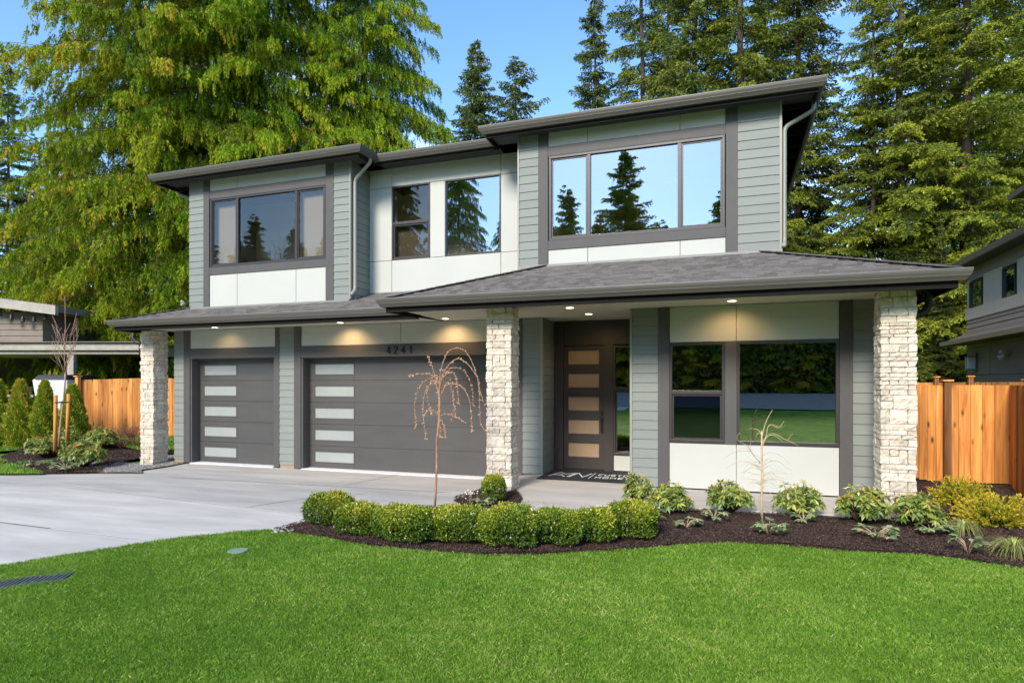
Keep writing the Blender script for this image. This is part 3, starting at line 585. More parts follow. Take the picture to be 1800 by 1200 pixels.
# porch roof
px0, px1, py0, pz = -5.40, 2.70, 9.0, 3.13
b = MB(); D = 2.2; DR = 1.95
top = lambda x, y, dz=0: (x, y, dz)
zf = pz-0.012
body = MB()
body.add([(px0,py0,zf),(px1,py0,zf),(px1-D,py0+D,zf+PS*D),(px0+D,py0+D,zf+PS*D)], [(0,1,2,3)])
body.add([(px0,py0,zf),(px0+D,py0+D,zf+PS*D),(px0+D,13.2,zf+PS*D),(px0,13.2,zf)], [(0,1,2,3)])
body.add([(px1,py0,zf),(px1,20.5,zf),(px1-D,20.5,zf+PS*D),(px1-D,py0+D,zf+PS*D)], [(0,1,2,3)])
body.build('porch_roof', M['roofdark'], H)
roof_plane_tabs(b, (px0,py0), (px1,py0), D, PS, zf, (0,1), 1, 1)
b.build('roof_shingles', M['shingle'], H)
b = MB(); roof_plane_tabs(b, (px1,py0), (px1,20.5), DR, PS, zf, (-1,0), 1, 0); roof_plane_tabs(b, (px0,11.9), (px0,py0), 1.7, PS, zf, (1,0), 0, 1); b.build('roof_shingles', M['shingle'], H)
for (sx, ex) in ((px0, 1), (px1, -1)):       # hip caps
    n_ = 17; b = MB()
    for i in range(n_):
        r = i*0.128; t = rnd.random(); q = 0.155
        def P(rr, off, hh): return (sx+ex*(rr+off*0.7), py0+rr-off*0.7, zf+PS*rr+hh)
        for o_ in (-1, 1): b.hexa([P(r,0,0.02),P(r+q,0,0.012),P(r+q,o_*0.13,0.008),P(r,o_*0.13,0.016),P(r,0,0.040),P(r+q,0,0.03),P(r+q,o_*0.13,0.012-0.0),P(r,o_*0.13,0.024)], t)
    b.build('hip_cap', M['shingle'], H)
# garage roof
gx0, gx1, gy0, gz = -13.05, -5.0, 10.15, 3.14
zg = gz-0.012; DG = 1.75; body = MB()
body.add([(gx0,gy0,zg),(gx1,gy0,zg),(gx1,gy0+DG,zg+GS*DG),(gx0+DG,gy0+DG,zg+GS*DG)], [(0,1,2,3)])
body.add([(gx0,gy0,zg),(gx0+DG,gy0+DG,zg+GS*DG),(gx0+DG,20.5,zg+GS*DG),(gx0,20.5,zg)], [(0,1,2,3)])
body.build('garage_roof', M['roofdark'], H)
b = MB(); roof_plane_tabs(b, (gx0,gy0), (gx1,gy0), DG, GS, zg, (0,1), 1, 0); roof_plane_tabs(b, (gx0,20.5), (gx0,gy0), 1.25, GS, zg, (1,0), 0, 1); b.build('roof_shingles', M['shingle'], H)
b = MB()
for i in range(10):
    r = i*0.128; t = rnd.random(); q = 0.155
    def P(rr, off, hh): return (gx0+(rr+off*0.7), gy0+rr-off*0.7, zg+GS*rr+hh)
    for o_ in (-1, 1): b.hexa([P(r,0,0.02),P(r+q,0,0.012),P(r+q,o_*0.13,0.008),P(r,o_*0.13,0.016),P(r,0,0.040),P(r+q,0,0.03),P(r+q,o_*0.13,0.012),P(r,o_*0.13,0.024)], t)
b.build('hip_cap', M['shingle'], H)
gutter([(px0+0.02,13.1),(px0+0.02,py0+0.02),(px1-0.02,py0+0.02),(px1-0.02,20.4)], 3.12); fascia([(px0+0.053,py0+0.02),(px1-0.02,py0+0.02),(px1-0.02,20.4)], 2.895, 3.11)
MB().hexa([(px0+0.02,py0+0.02,2.895),(px0+0.05,py0+0.02,2.895),(px0+0.05,11.17,2.962),(px0+0.02,11.17,2.962),(px0+0.02,py0+0.02,3.11),(px0+0.05,py0+0.02,3.11),(px0+0.05,11.17,3.11),(px0+0.02,11.17,3.11)]).build('fascia', M['fascia'], H)
gutter([(gx0+0.02,20.4),(gx0+0.02,gy0+0.02),(px0+0.05,gy0+0.02)], 3.13); fascia([(gx0+0.02,20.4),(gx0+0.02,gy0+0.02),(px0+0.015,gy0+0.02)], 2.905, 3.12)
# soffits
def soff(x0, x1, y0, y1, z=2.968): return MB().box(x0, x1, y0, y1, z, z+0.02).build('soffit', M['soffit'], H)
for (a, c) in ((-5.3,-3.95),(-3.945,-1.9),(-1.895,0.1),(0.105,2.36)): soff(a, c, 9.06, 12.1)
for (a, c) in ((-12.62,-11.0),(-10.995,-8.6),(-8.595,-6.4),(-6.395,-5.305)): soff(a, c, 10.2, 11.6)
MB().box(2.37,2.64,9.06,20.3,3.0,3.02).build('side_soffit_shade', M['fascia'], H); MB().box(-12.99,-12.63,10.2,20.3,3.0,3.02).build('side_soffit_shade', M['fascia'], H)  # dark planes: shade under the open side eaves put into their colour
# wall flashing
MB().box(-3.74,0.84,Y2-0.05,Y2-0.02,3.86,3.93).box(-11.86,-7.47,Y2-0.05,Y2-0.02,3.42,3.475).box(-7.45,-5.2,YC-0.05,YC-0.005,3.62,3.70).build('flashing', M['lip'], H)
# downspouts
def pipe(pts, r, m, name='downspout', n=8, cyc=None):
    P_ = [Vector(p) for p in pts]; out = [P_[0]]
    for i in range(1, len(P_)-1):
        a, p, c = P_[i-1], P_[i], P_[i+1]; q = min(0.09, (p-a).length*0.45, (c-p).length*0.45); s = p+(a-p).normalized()*q; e = p+(c-p).normalized()*q
        for k in range(5): t = k/4; out.append(s.lerp(p, t).lerp(p.lerp(e, t), t))
    out.append(P_[-1]); return MB().tube(out, r, n).build(name, M[m], H, True)
pipe([(-7.0,11.1,6.40),(-7.0,11.12,6.30),(-7.40,11.17,6.0),(-7.40,11.17,3.68),(-7.36,10.98,3.56)], 0.038, 'downspout')
pipe([(1.33,11.25,6.40),(1.33,11.25,6.22),(0.88,11.22,5.98),(0.88,11.22,4.06),(0.86,11.05,3.97)], 0.038, 'downspout')
pipe([(-12.45,11.3,6.40),(-12.42,11.35,6.25),(-11.92,11.4,6.05),(-11.92,11.4,3.7)], 0.038, 'downspout')
pipe([(-11.88,10.9,3.62),(-11.84,10.98,3.56),(-11.80,10.85,3.52)], 0.035, 'downspout')
def corrugated(pts, r):
    P_ = [Vector(p) for p in pts]; out = []; rs = []
    for i in range(29):
        t = i/28*(len(P_)-1); j = min(int(t), len(P_)-2); f = t-j
        out.append(P_[j].lerp(P_[j+1], f)); rs.append(r*(1.0 if i % 2 else 1.16))
    return MB().tube(out, rs, 10).build('downspout_elbow', M['blackpipe'], H)
corrugated([(2.50,9.8,3.02),(2.56,9.78,2.92),(2.56,9.76,2.78),(2.50,9.74,2.68),(2.36,9.72,2.62)], 0.045)
corrugated([(-13.02,10.9,3.02),(-13.28,10.85,2.95),(-13.28,10.84,2.80),(-13.18,10.84,2.70),(-13.02,10.84,2.66)], 0.045)
# recessed downlights
for (x, y, e) in ((-10.72,10.74,7),(-7.48,10.76,20),(-5.12,10.77,20),(-2.46,9.91,10),(-2.36,10.9,14),(0.05,9.90,13)):
    disc = MB(); ring = MB(); n = 20
    disc.add([(x+0.065*math.cos(i*2*math.pi/n), y+0.065*math.sin(i*2*math.pi/n), 2.962) for i in range(n)], [tuple(range(n-1,-1,-1))])
    d = disc.build('downlight', EM := (bpy.data.materials.get('lit_lens') or emis('lit_lens', (1.0,0.78,0.5), 5.0)), H)
    vs = []; fs = []
    for i in range(n):
        c, s = math.cos(i*2*math.pi/n), math.sin(i*2*math.pi/n)
        vs += [(x+0.065*c,y+0.065*s,2.958),(x+0.09*c,y+0.09*s,2.958),(x+0.09*c,y+0.09*s,2.969),(x+0.065*c,y+0.065*s,2.969)]
    for i in range(n):
        a, c = i*4, ((i+1) % n)*4
        fs += [(a+k, a+(k+1) % 4, c+(k+1) % 4, c+k) for k in range(4)]
    ring.add(vs, fs).build('light_trim', M['white'], d)
    l = bpy.data.lights.new('downlight_lamp', 'SPOT'); l.energy = e; l.color = (1.0,0.62,0.28); l.spot_size = R(128); l.spot_blend = 0.9; l.shadow_soft_size = 0.05
    lo = bpy.data.objects.new('downlight_lamp', l); COL.objects.link(lo); lo.location = (x, y, 2.95); lo.parent = None
    lo.rotation_euler = (R(24) if y > 10.5 or x > -1 else 0, 0, 0)

# --- stone columns
def column(x0, x1, y0, y1, z0, z1, tone):
    core = MB().box(x0+0.03, x1-0.03, y0+0.03, y1-0.03, z0, z1, 0.5).build('stone_column', M['mortar'], H)
    V, F, T = [], [], []; n0 = 0
    z = z0; course = 0; N = 6
    def stone(a0, a1, b0, b1, c0, c1, seed, t):
        nonlocal n0
        # subdivided box with rounded, hewn faces
        nx, ny, nz = max(2, int((a1-a0)/0.045)), max(2, int((b1-b0)/0.045)), max(2, int((c1-c0)/0.032))
        bm = bmesh.new(); bmesh.ops.create_cube(bm, size=1)
        idx = {}
        bm.free(); pts = {}; faces = []
        def vid(i, j, k):
            if (i,j,k) not in pts: pts[(i,j,k)] = len(pts)
            return pts[(i,j,k)]
        for j in range(ny):
            for k in range(nz):
                faces.append((vid(0,j,k),vid(0,j,k+1),vid(0,j+1,k+1),vid(0,j+1,k))); faces.append((vid(nx,j,k),vid(nx,j+1,k),vid(nx,j+1,k+1),vid(nx,j,k+1)))
        for i in range(nx):
            for k in range(nz):
                faces.append((vid(i,0,k),vid(i+1,0,k),vid(i+1,0,k+1),vid(i,0,k+1))); faces.append((vid(i,ny,k),vid(i,ny,k+1),vid(i+1,ny,k+1),vid(i+1,ny,k)))
            for j in range(ny):
                faces.append((vid(i,j,0),vid(i,j+1,0),vid(i+1,j+1,0),vid(i+1,j,0))); faces.append((vid(i,j,nz),vid(i+1,j,nz),vid(i+1,j+1,nz),vid(i,j+1,nz)))
        rr = 0.0035; r_ = random.Random(seed); ph = [r_.uniform(0,6.3) for _ in range(6)]; tl = (r_.uniform(-1,1), r_.uniform(-1,1), r_.uniform(-1,1))
        for (i,j,k) in pts:
            p = [a0+(a1-a0)*i/nx, b0+(b1-b0)*j/ny, c0+(c1-c0)*k/nz]
            ex = [min(i, nx-i) == 0, min(j, ny-j) == 0, min(k, nz-k) == 0]; ne = sum(ex)
            cen = [(a0+a1)/2, (b0+b1)/2, (c0+c1)/2]
            amp = 0.004*math.sin(p[0]*61+ph[0])*math.sin(p[2]*53+ph[1])+0.004*math.sin(p[1]*57+ph[2]+p[2]*31)+r_.uniform(-0.0045,0.0045)
            for ax in (0, 1):
                if ex[ax]:
                    sgn = 1 if p[ax] > cen[ax] else -1; p[ax] += sgn*(amp+0.004*tl[ax]*((p[2]-cen[2])/max(0.02,c1-c0)))
            if ne >= 2:
                for ax in range(3):
                    if ex[ax]: p[ax] += (cen[ax]-p[ax])/abs(cen[ax]-p[ax]+1e-9)*rr*(0.6+0.5*r_.random())*(0.75 if ax == 2 else 1)
            V.append(p); T.append(t)
        F.extend([tuple(q+n0 for q in f) for f in faces]); n0 += len(pts)
    while z < z1-0.02:
        h_ = rnd.choice([0.045,0.06,0.075,0.09,0.11,0.14,0.19]); 
        if z1-z-h_ < 0.06: h_ = z1-z
        g = 0.0012; c0, c1 = z+g, z+h_-g; fl = course % 2
        dpt = 0.10; pr = lambda: rnd.uniform(-0.004, 0.014)
        # front and back runs
        def run(u0, u1):
            cuts = [u0]; 
            while cuts[-1] < u1-0.02:
                w = rnd.uniform(0.10, 0.34)
                if u1-cuts[-1]-w < 0.09: w = u1-cuts[-1]
                cuts.append(cuts[-1]+w)
            return cuts
        fx0, fx1 = (x0, x1) if fl else (x0+dpt, x1-dpt); fy0, fy1 = (y0+dpt, y1-dpt) if fl else (y0, y1)
        def put(a0,a1,b0,b1):
            # tall courses sometimes split in two
            t = min(1, max(0, rnd.gauss(0.5, 0.28)))
            if h_ > 0.15 and rnd.random() < 0.35:
                m_ = c0+(c1-c0)*rnd.uniform(0.4, 0.6); stone(a0,a1,b0,b1,c0,m_-0.003,rnd.random(),t); stone(a0+rnd.uniform(0,0.004),a1,b0,b1,m_+0.003,c1,rnd.random(),min(1,max(0,rnd.gauss(0.5,0.28))))
            else: stone(a0,a1,b0,b1,c0,c1,rnd.random(),t)
        cx = run(fx0, fx1); o = 0
        for i in range(len(cx)-1):
            first, last = i == 0, i == len(cx)-2; e0 = -pr() if (fl and first) else 0.001; e1 = pr() if (fl and last) else -0.001
            put(cx[i]+e0, cx[i+1]+e1, y0-pr(), y0+dpt-0.004); put(cx[i]+e0, cx[i+1]+e1, y1-dpt+0.004, y1+pr())
        cy = run(fy0, fy1)
        for i in range(len(cy)-1):
            first, last = i == 0, i == len(cy)-2; e0 = -pr() if (not fl and first) else 0.001; e1 = pr() if (not fl and last) else -0.001
            put(x0-pr(), x0+dpt-0.004, cy[i]+e0, cy[i+1]+e1); put(x1-dpt+0.004, x1+pr(), cy[i]+e0, cy[i+1]+e1)
        z += h_; course += 1
    return mesh_obj('stone_veneer', V, F, M['stone'], core, False, T)
column(1.93, 2.34, 9.45, 9.87, -0.125, 2.955, 0.5)
column(-3.745, -3.325, 9.45, 9.85, -0.15, 2.955, 0.5)
column(-13.02, -12.625, 10.82, 11.22, -0.235, 2.955, 0.5)

# --- doormat
dm = MB().box(-3.26,-1.58,10.64,11.98,0,0.012)
mo = thing('doormat', 'black doormat with white lettering on the porch in front of the entry door', 'doormat', (-2.5, 11.3, G(-2.5,11.3)+0.004))
zz = 0.016
mv = [(-3.27,10.66),(-1.56,10.66),(-1.56,11.97),(-3.27,11.97)]
MB().hexa([(x,y,zz-0.012) for x,y in mv]+[(x,y,zz) for x,y in mv]).build('rubber_mat', M['mat'], mo)
def flat(segs, x, y, w, h, th, name):
    b = MB()
    for (a, c, d, e) in segs:
        p = Vector((x+a*w, y+c*h, zz+0.003)); q = Vector((x+d*w, y+e*h, zz+0.003)); dr_ = (q-p).normalized(); n = Vector((-dr_.y, dr_.x, 0))*th/2
        pts = [p-n, q-n, q+n, p+n]; b.hexa([tuple(v) for v in pts]+[(v.x, v.y, v.z+0.003) for v in pts])
    return b.build(name, M['white'], mo)
flat([(0,0,0.14,1),(0.14,1,0.33,0.62),(0.33,0.62,0.62,0.95),(0.05,0.35,0.30,0.38),(0.22,0.5,0.42,0.0),(0.55,0.0,0.64,1),(0.64,1,0.9,0.05),(0.9,0.05,1.0,1),(0.50,0.0,0.57,0.85)], -3.13, 11.0, 0.70, 0.52, 0.022, 'logo_mark')
flat([(0,0,0,1)], -2.37, 10.93, 0.1, 0.66, 0.014, 'logo_mark')
LET = {'C':[(1,1,0,1),(0,1,0,0),(0,0,1,0)],'U':[(0,1,0,0),(0,0,1,0),(1,0,1,1)],'S':[(1,1,0,1),(0,1,0,0.5),(0,0.5,1,0.5),(1,0.5,1,0),(1,0,0,0)],'T':[(0,1,1,1),(0.5,1,0.5,0)],'O':[(0,0,1,0),(1,0,1,1),(1,1,0,1),(0,1,0,0)],'M':[(0,0,0,1),(0,1,0.5,0.3),(0.5,0.3,1,1),(1,1,1,0)],'H':[(0,0,0,1),(1,0,1,1),(0,0.5,1,0.5)],'E':[(1,1,0,1),(0,1,0,0),(0,0,1,0),(0,0.5,0.8,0.5)]}
for i, ch in enumerate('CUSTOM'): flat(LET[ch], -2.27+i*0.115, 11.32, 0.07, 0.17, 0.018, 'letter')
for i, ch in enumerate('HOMES'): flat(LET[ch], -2.27+i*0.138, 11.0, 0.085, 0.17, 0.018, 'letter')

# ------------------------------------------------------------------ foliage machinery
def leaves(P, D, L, Wd, tint, fold=0.0, seed=1, up=None):
    g = np.random.default_rng(seed); n = len(P); D = D/np.linalg.norm(D, axis=1, keepdims=True)
    rv = g.normal(size=(n,3)) if up is None else up+g.normal(size=(n,3))*0.35
    S = np.cross(D, rv); S /= (np.linalg.norm(S, axis=1, keepdims=True)+1e-9); N = np.cross(S, D)
    L = np.broadcast_to(L, (n,))[:,None]; Wd = np.broadcast_to(Wd, (n,))[:,None]
    V = np.empty((n,4,3)); V[:,0] = P; V[:,1] = P+D*L*0.45+S*Wd*0.5+N*fold*L; V[:,2] = P+D*L; V[:,3] = P+D*L*0.45-S*Wd*0.5+N*fold*L
    F = np.arange(n*4).reshape(n,4); return V.reshape(-1,3), F, np.repeat(np.clip(tint,0,1), 4)
def unit(v): return v/(np.linalg.norm(v, axis=-1, keepdims=True)+1e-9)

def make_cedar(H_, Rm, nb, mat_, seed, name, zmin=2.6, lsize=1.0):
    g = np.random.default_rng(seed); tr = MB(); r0 = 0.30
    lean = [(0.10*math.sin(i*0.9+seed), 0.10*math.cos(i*1.3+seed), H_*i/12) for i in range(13)]; lean[0] = (0,0,-0.2)
    tr.tube(lean, [r0*(1-i/13)**0.9+0.03 for i in range(13)], 9)
    Ps, Ds, Ls, Ts = [], [], [], []
    for i in range(nb):
        f = (i+g.random())/nb; z0 = min(H_-0.3, zmin+(H_-zmin)*f**1.45+g.normal()*0.45); rad = Rm*(1-(z0/H_)**1.6)**0.75+0.35; az = i*2.39996+g.normal()*0.25
        Lb = rad*g.uniform(0.72,1.08); dirv = np.array([math.cos(az), math.sin(az), 0]); perp = np.array([-dirv[1], dirv[0], 0])
        t = np.linspace(0, 1, 9); bend = g.normal()*0.12; drop = g.uniform(0.45,0.85)
        path = np.outer(t, dirv)*Lb+np.outer(t*t, perp)*Lb*bend; path[:,2] = z0+Lb*(0.22*t-drop*t*t+0.16*np.clip(t-0.75,0,1)*4*0.4)
        tr.tube([tuple(p) for p in path], [max(0.004, 0.018*(1-q)*Lb/4+0.005) for q in t], 4, cap=False)
        nfr = int(54*Lb/3.5)+12
        bt = g.normal()*0.13
        for k in range(nfr):
            fb = g.normal()*0.12
            q = g.uniform(0.07,1.0)**0.85; j = min(int(q*8), 7); a = path[j]+(path[j+1]-path[j])*(q*8-j)
            so_ = g.normal()*0.17*Lb*(1.05-q)+g.normal()*0.08; base = a+perp*so_+dirv*abs(so_)*0.35; base[2] -= abs(so_)*0.25
            fl = g.uniform(0.30,0.75); fa = g.uniform(0,6.28); fp = np.array([math.cos(fa), math.sin(fa), 0]); hang = unit(np.array([dirv[0]*0.25, dirv[1]*0.25, -1.0])+g.normal(size=3)*0.14)
            n_ = int(fl*50); s = np.sort(g.random(n_)); c = base+np.outer(s*fl, hang); sd = np.where(g.random(n_) < 0.5, -1, 1)
            Dv = hang*1.05+np.outer(sd*(0.62-0.35*s), fp)+g.normal(size=(n_,3))*0.17
            Ps.append(c+g.normal(size=(n_,3))*0.02); Ds.append(Dv); Ls.append((0.17-0.05*s)*g.uniform(0.8,1.25,n_)*lsize)
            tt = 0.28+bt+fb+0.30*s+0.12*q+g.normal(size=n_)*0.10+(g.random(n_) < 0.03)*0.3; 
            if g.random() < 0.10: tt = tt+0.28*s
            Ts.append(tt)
    P, D, L, T = np.concatenate(Ps), np.concatenate(Ds), np.concatenate(Ls), np.concatenate(Ts)
    V, F, T4 = leaves(P, D, L, L*0.23, T, seed=seed)
    return tr, (V, F, T4), mat_
def make_fir(H_, Rm, nb, seed, zp=1.0, qmin=0.12, zmin=1.5, sparse=1.0, lsize=1.0, trr=0.20, power=0.85, droop=0.35):
    g = np.random.default_rng(seed); tr = MB()
    tr.tube([(0.06*math.sin(i+seed),0.06*math.cos(i*1.7+seed), H_*i/14-0.3*(i == 0)) for i in range(15)], [trr*(1-i/14.2)**0.8+0.012 for i in range(15)], 8)
    Ps, Ds, Ls, Ts = [], [], [], []
    for i in range(nb):
        f = (i+g.random())/nb; z0 = zmin+(H_-zmin-0.2)*f**zp; rad = Rm*(1-z0/H_)**power+0.18; az = i*2.39996+g.normal()*0.5; z0 += g.normal()*0.35; Lb = rad*g.uniform(0.4,1.2)
        dv = np.array([math.cos(az), math.sin(az), 0]); pv = np.array([-dv[1], dv[0], 0]); t = np.linspace(0,1,7); dr_ = droop*g.uniform(0.4,1.4)*(1-0.8*z0/H_); upk = 0.10+0.25*(z0/H_)
        path = np.outer(t, dv)*Lb+np.outer(t*t, pv)*Lb*g.normal()*0.1; path[:,2] = z0+Lb*(upk*t-dr_*t*t*1.2+0.25*dr_*t**4)
        tr.tube([tuple(p) for p in path], [max(0.004, 0.016*(1-q)*Lb/3+0.005) for q in t], 4, cap=False)
        ntw = int(12*Lb*sparse)+5; bt = g.normal()*0.18
        for k in range(ntw):
            q = qmin+(1-qmin)*(k+g.random())/ntw; j = min(int(q*6), 5); a = path[j]+(path[j+1]-path[j])*(q*6-j); sd = 1 if k % 2 else -1
            tl = (0.30*Lb*(1.05-q)+0.20)*g.uniform(0.6,1.15); td_ = unit(dv*0.75+pv*sd*0.9+np.array([0,0,-0.10-0.75*g.random()**2])+g.normal(size=3)*0.1)
            n_ = int(tl*34)+5; s = g.random(n_); c = a+np.outer(s*tl, td_); c[:,2] -= 0.22*s*s*tl
            Dv = td_*0.8+g.normal(size=(n_,3))*0.42; Dv[:,2] -= 0.22
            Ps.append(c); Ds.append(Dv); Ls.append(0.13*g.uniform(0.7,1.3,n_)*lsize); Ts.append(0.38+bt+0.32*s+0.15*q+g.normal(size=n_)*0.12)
    P, D, L, T = np.concatenate(Ps), np.concatenate(Ds), np.concatenate(Ls), np.concatenate(Ts)
    return tr, leaves(P, D, L, L*0.38, T, seed=seed)
def tree_obj(name, tr, lv, leafm, barkm, label, cat, loc, group=None, rz=0.0, s=1.0):
    o = thing(name, label, cat, (0,0,0), group)
    mesh_obj('trunk', tr.v, tr.f, barkm, o, True)
    np_mesh('crown', lv[0], lv[1], leafm, o, lv[2])
    o.location = loc; o.rotation_euler.z = rz; o.scale = (s,s,s); return o
def place_copy(src, loc, rz, s, label, group=None, sz=None):
    c = copy_tree(src); c.location = loc; c.rotation_euler.z = rz; c.scale = (s, s, sz or s); c['label'] = label
    if group: c['group'] = group
    return c

# western red cedars behind the garage
CG = 'drooping cedars behind the garage'
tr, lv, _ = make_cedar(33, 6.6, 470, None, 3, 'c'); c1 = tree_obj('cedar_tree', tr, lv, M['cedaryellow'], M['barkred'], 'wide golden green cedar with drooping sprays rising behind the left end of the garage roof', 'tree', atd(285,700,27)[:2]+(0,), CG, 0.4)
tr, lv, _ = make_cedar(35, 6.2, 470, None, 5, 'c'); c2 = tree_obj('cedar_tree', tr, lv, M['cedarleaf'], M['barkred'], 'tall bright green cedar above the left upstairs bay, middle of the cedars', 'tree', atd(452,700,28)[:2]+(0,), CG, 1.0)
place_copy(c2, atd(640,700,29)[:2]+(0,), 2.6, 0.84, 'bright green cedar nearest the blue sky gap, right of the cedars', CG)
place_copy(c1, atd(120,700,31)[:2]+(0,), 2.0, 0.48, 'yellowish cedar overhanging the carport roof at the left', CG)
# firs
FG = 'tall firs behind the right side of the house'
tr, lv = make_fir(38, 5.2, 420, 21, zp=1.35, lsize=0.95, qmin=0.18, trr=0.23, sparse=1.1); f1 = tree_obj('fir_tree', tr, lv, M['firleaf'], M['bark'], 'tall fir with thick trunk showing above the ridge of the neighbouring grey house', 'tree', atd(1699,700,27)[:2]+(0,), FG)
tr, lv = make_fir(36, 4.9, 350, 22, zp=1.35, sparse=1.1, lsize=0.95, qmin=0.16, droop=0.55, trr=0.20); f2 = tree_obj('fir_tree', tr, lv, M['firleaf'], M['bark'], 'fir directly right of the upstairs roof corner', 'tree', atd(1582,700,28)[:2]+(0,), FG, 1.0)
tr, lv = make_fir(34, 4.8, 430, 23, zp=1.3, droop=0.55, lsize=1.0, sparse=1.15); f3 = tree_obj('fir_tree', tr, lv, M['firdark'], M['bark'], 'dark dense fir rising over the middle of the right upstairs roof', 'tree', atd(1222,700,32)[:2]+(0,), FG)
k = 0
for (u, d, src, s, rz, lab) in [
    (1045,33,f3,0.72,1.1,'leftmost of the tall firs, beside the blue sky gap with its top in view'),
    (1128,36,f2,1.0,2.2,'second fir from the sky gap, behind the right upstairs roof'),
    (1301,30,f2,1.05,3.9,'fir whose thin trunk stands over the right upstairs window mullion'),
    (1404,33,f3,1.05,0.5,'dark fir above the right corner of the upstairs roof'),
    (1640,38,f3,1.05,2.9,'fir between the two thick trunks, farther back'),
    (1762,36,f2,1.08,4.4,'fir above the roof slope of the neighbouring grey house'),
    (1845,30,f1,0.95,1.9,'fir at the right edge of the view behind the neighbouring house'),
    (1175,40,f1,0.9,0.7,'farther fir filling the gap over the middle of the right roof'),
    (1345,40,f2,1.0,3.3,'farther fir behind the upstairs roof ridge, toward its right end'),
    (1535,28,f2,0.62,2.0,'short fir low down beside the right downspout')]:
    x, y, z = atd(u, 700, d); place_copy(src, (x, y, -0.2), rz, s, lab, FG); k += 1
x, y, z = atd(835,700,47); tr, lv = make_fir(28.0, 5.0, 420, 31, power=0.68, lsize=1.15); sp1 = tree_obj('spruce_tree', tr, lv, M['firdark'], M['bark'], 'narrow dark spruce in the sky gap, left of the two', 'tree', (x,y,-0.3), 'spruces in the sky gap')
x, y, z = atd(906,700,44); tr, lv = make_fir(25.2, 5.9, 250, 32, sparse=0.7, power=0.62, droop=0.12, lsize=1.15); tree_obj('spruce_tree', tr, lv, M['firdark'], M['bark'], 'open branched spruce with bare leader in the sky gap, right of the two', 'tree', (x,y,-0.3), 'spruces in the sky gap')
for (u, d, s, rz, lab) in [(14,38,0.66,0.3,'dark green fir against the sky at the left edge of the view'),(-75,33,0.7,2.0,'dark fir behind the roof of the left neighbouring house'),(60,46,0.6,4.0,'dark fir mostly hidden behind the golden cedar')]:
    x, y, z = atd(u, 700, d); place_copy(f3, (x, y, 0), rz, s, lab, 'dark firs at the left')
# undergrowth conifers behind fences
for (u, d, s, rz, lab) in [(60,31,0.28,0,'low dark evergreen seen through the open carport'),(130,33,0.28,1,'low dark evergreen behind the carport post'),(1655,25,0.24,2,'small fir between the stone column and the neighbouring house')]:
    x, y, z = atd(u, 700, d); place_copy(f3, (x, y, 0), rz, s, lab, 'low evergreens beyond the fences', )
# trees across the road, seen only in the window reflections
tr, lv = make_fir(22, 5.6, 420, 41, lsize=1.25, zmin=0.5, power=0.75); 
rf = tree_obj('fir_tree', tr, lv, M['cedaryellow'], M['bark'], 'evergreen across the road, mirrored in the upstairs windows', 'tree', (-8.8,-34,1.0), 'evergreens across the road')
for (x, y, s, rz) in [(-14.2,-34,0.86,1),(-0.5,-36,0.80,2),(-39,-37,0.85,5),(-64,-36,0.7,6),(-54,-38,0.95,0.5),(-61,-36,1.05,1.5),(9,-37,0.75,2.5),(-11.5,-36,0.74,2.2),(-6.0,-37,0.72,5.2),(-3.2,-35,0.66,0.8),(2.5,-36,0.7,4.4),(-17,-37,0.8,3.2),(-19.5,-35,0.74,0.2),(5.5,-35,0.6,1.7)]:
    place_copy(rf, (x, y, 1.0), rz, s, rf['label'])
for (x, y, s, rz) in [(-26,-34,0.76,1.2),(-33.5,-35,0.78,4.1),(-21.5,-37,0.60,2.2)]: place_copy(c2, (x, y, 1.0), rz, s, 'broad evergreen across the road, mirrored in the two middle upstairs windows', 'broad evergreens across the road')
for (x, y, s, rz) in [(-42.5,-36,0.50,1.2),(-49,-39,0.56,4.1),(-55.5,-37,0.52,2.2),(-62,-38,0.60,3.0)]: place_copy(c2, (x, y, 1.0), rz, s, 'rounded evergreen across the road, mirrored low in the left upstairs bay window', 'rounded evergreens across the road')
def bare_tree(h, seed):
    g = random.Random(seed); b = MB()
    def grow(p, d, L, r, k):
        q = p+d*L; m_ = p.lerp(q, 0.5)+Vector((g.gauss(0,0.04),g.gauss(0,0.04),0))*L; b.tube([p, m_, q], [r, r*0.85, r*0.68], 5 if k < 3 else 3, cap=False)
        if k >= 6: return
        for i in range(3 if k < 5 else 2):
            e = (d+Vector((g.gauss(0,0.42),g.gauss(0,0.42),g.gauss(0.10,0.25)))).normalized(); grow(q if i else m_, e, L*g.uniform(0.62,0.86), r*(0.66 if i == 0 else 0.55), k+1)
    grow(Vector((0,0,0)), Vector((0,0,1)), h*0.28, h*0.013, 0); return b
bt_ = bare_tree(20, 3); o = thing('deciduous_tree', 'bare branched tree across the road, mirrored in the left upstairs windows', 'tree', (0,0,0), 'bare trees across the road'); mesh_obj('trunk', bt_.v, bt_.f, M['twig3'], o, True); o.location = (-47,-31,1)
for (x, y, s, rz) in [(-51.5,-32,1.0,2),(-57,-33,0.9,4),(-30,-31,0.95,1),(-22,-31,0.9,3),(-41.5,-33,0.85,5),(-44,-32,0.9,3.3),(-49,-35,1.05,0.6),(-37,-31,0.8,2.2)]: place_copy(o, (x, y, 1.0), rz, s, o['label'])
g = np.random.default_rng(5); n_ = 110000; P = np.stack([g.uniform(-75,45,n_), -33.2-g.random(n_)**0.5*1.8, 0.9+g.uniform(0,1,n_)*6.0], 1); P[:,2] *= (0.9+0.12*np.sin(P[:,0]*0.6)); P[:,1] += 0.5*np.sin(P[:,0]*1.1)*np.sin(P[:,2]*1.2)
V, F, T = leaves(P, g.normal(size=(n_,3))+np.array([0,0.4,0.2]), g.uniform(0.3,0.55,n_), 0.22, 0.4+0.2*g.normal(size=n_), seed=6); 
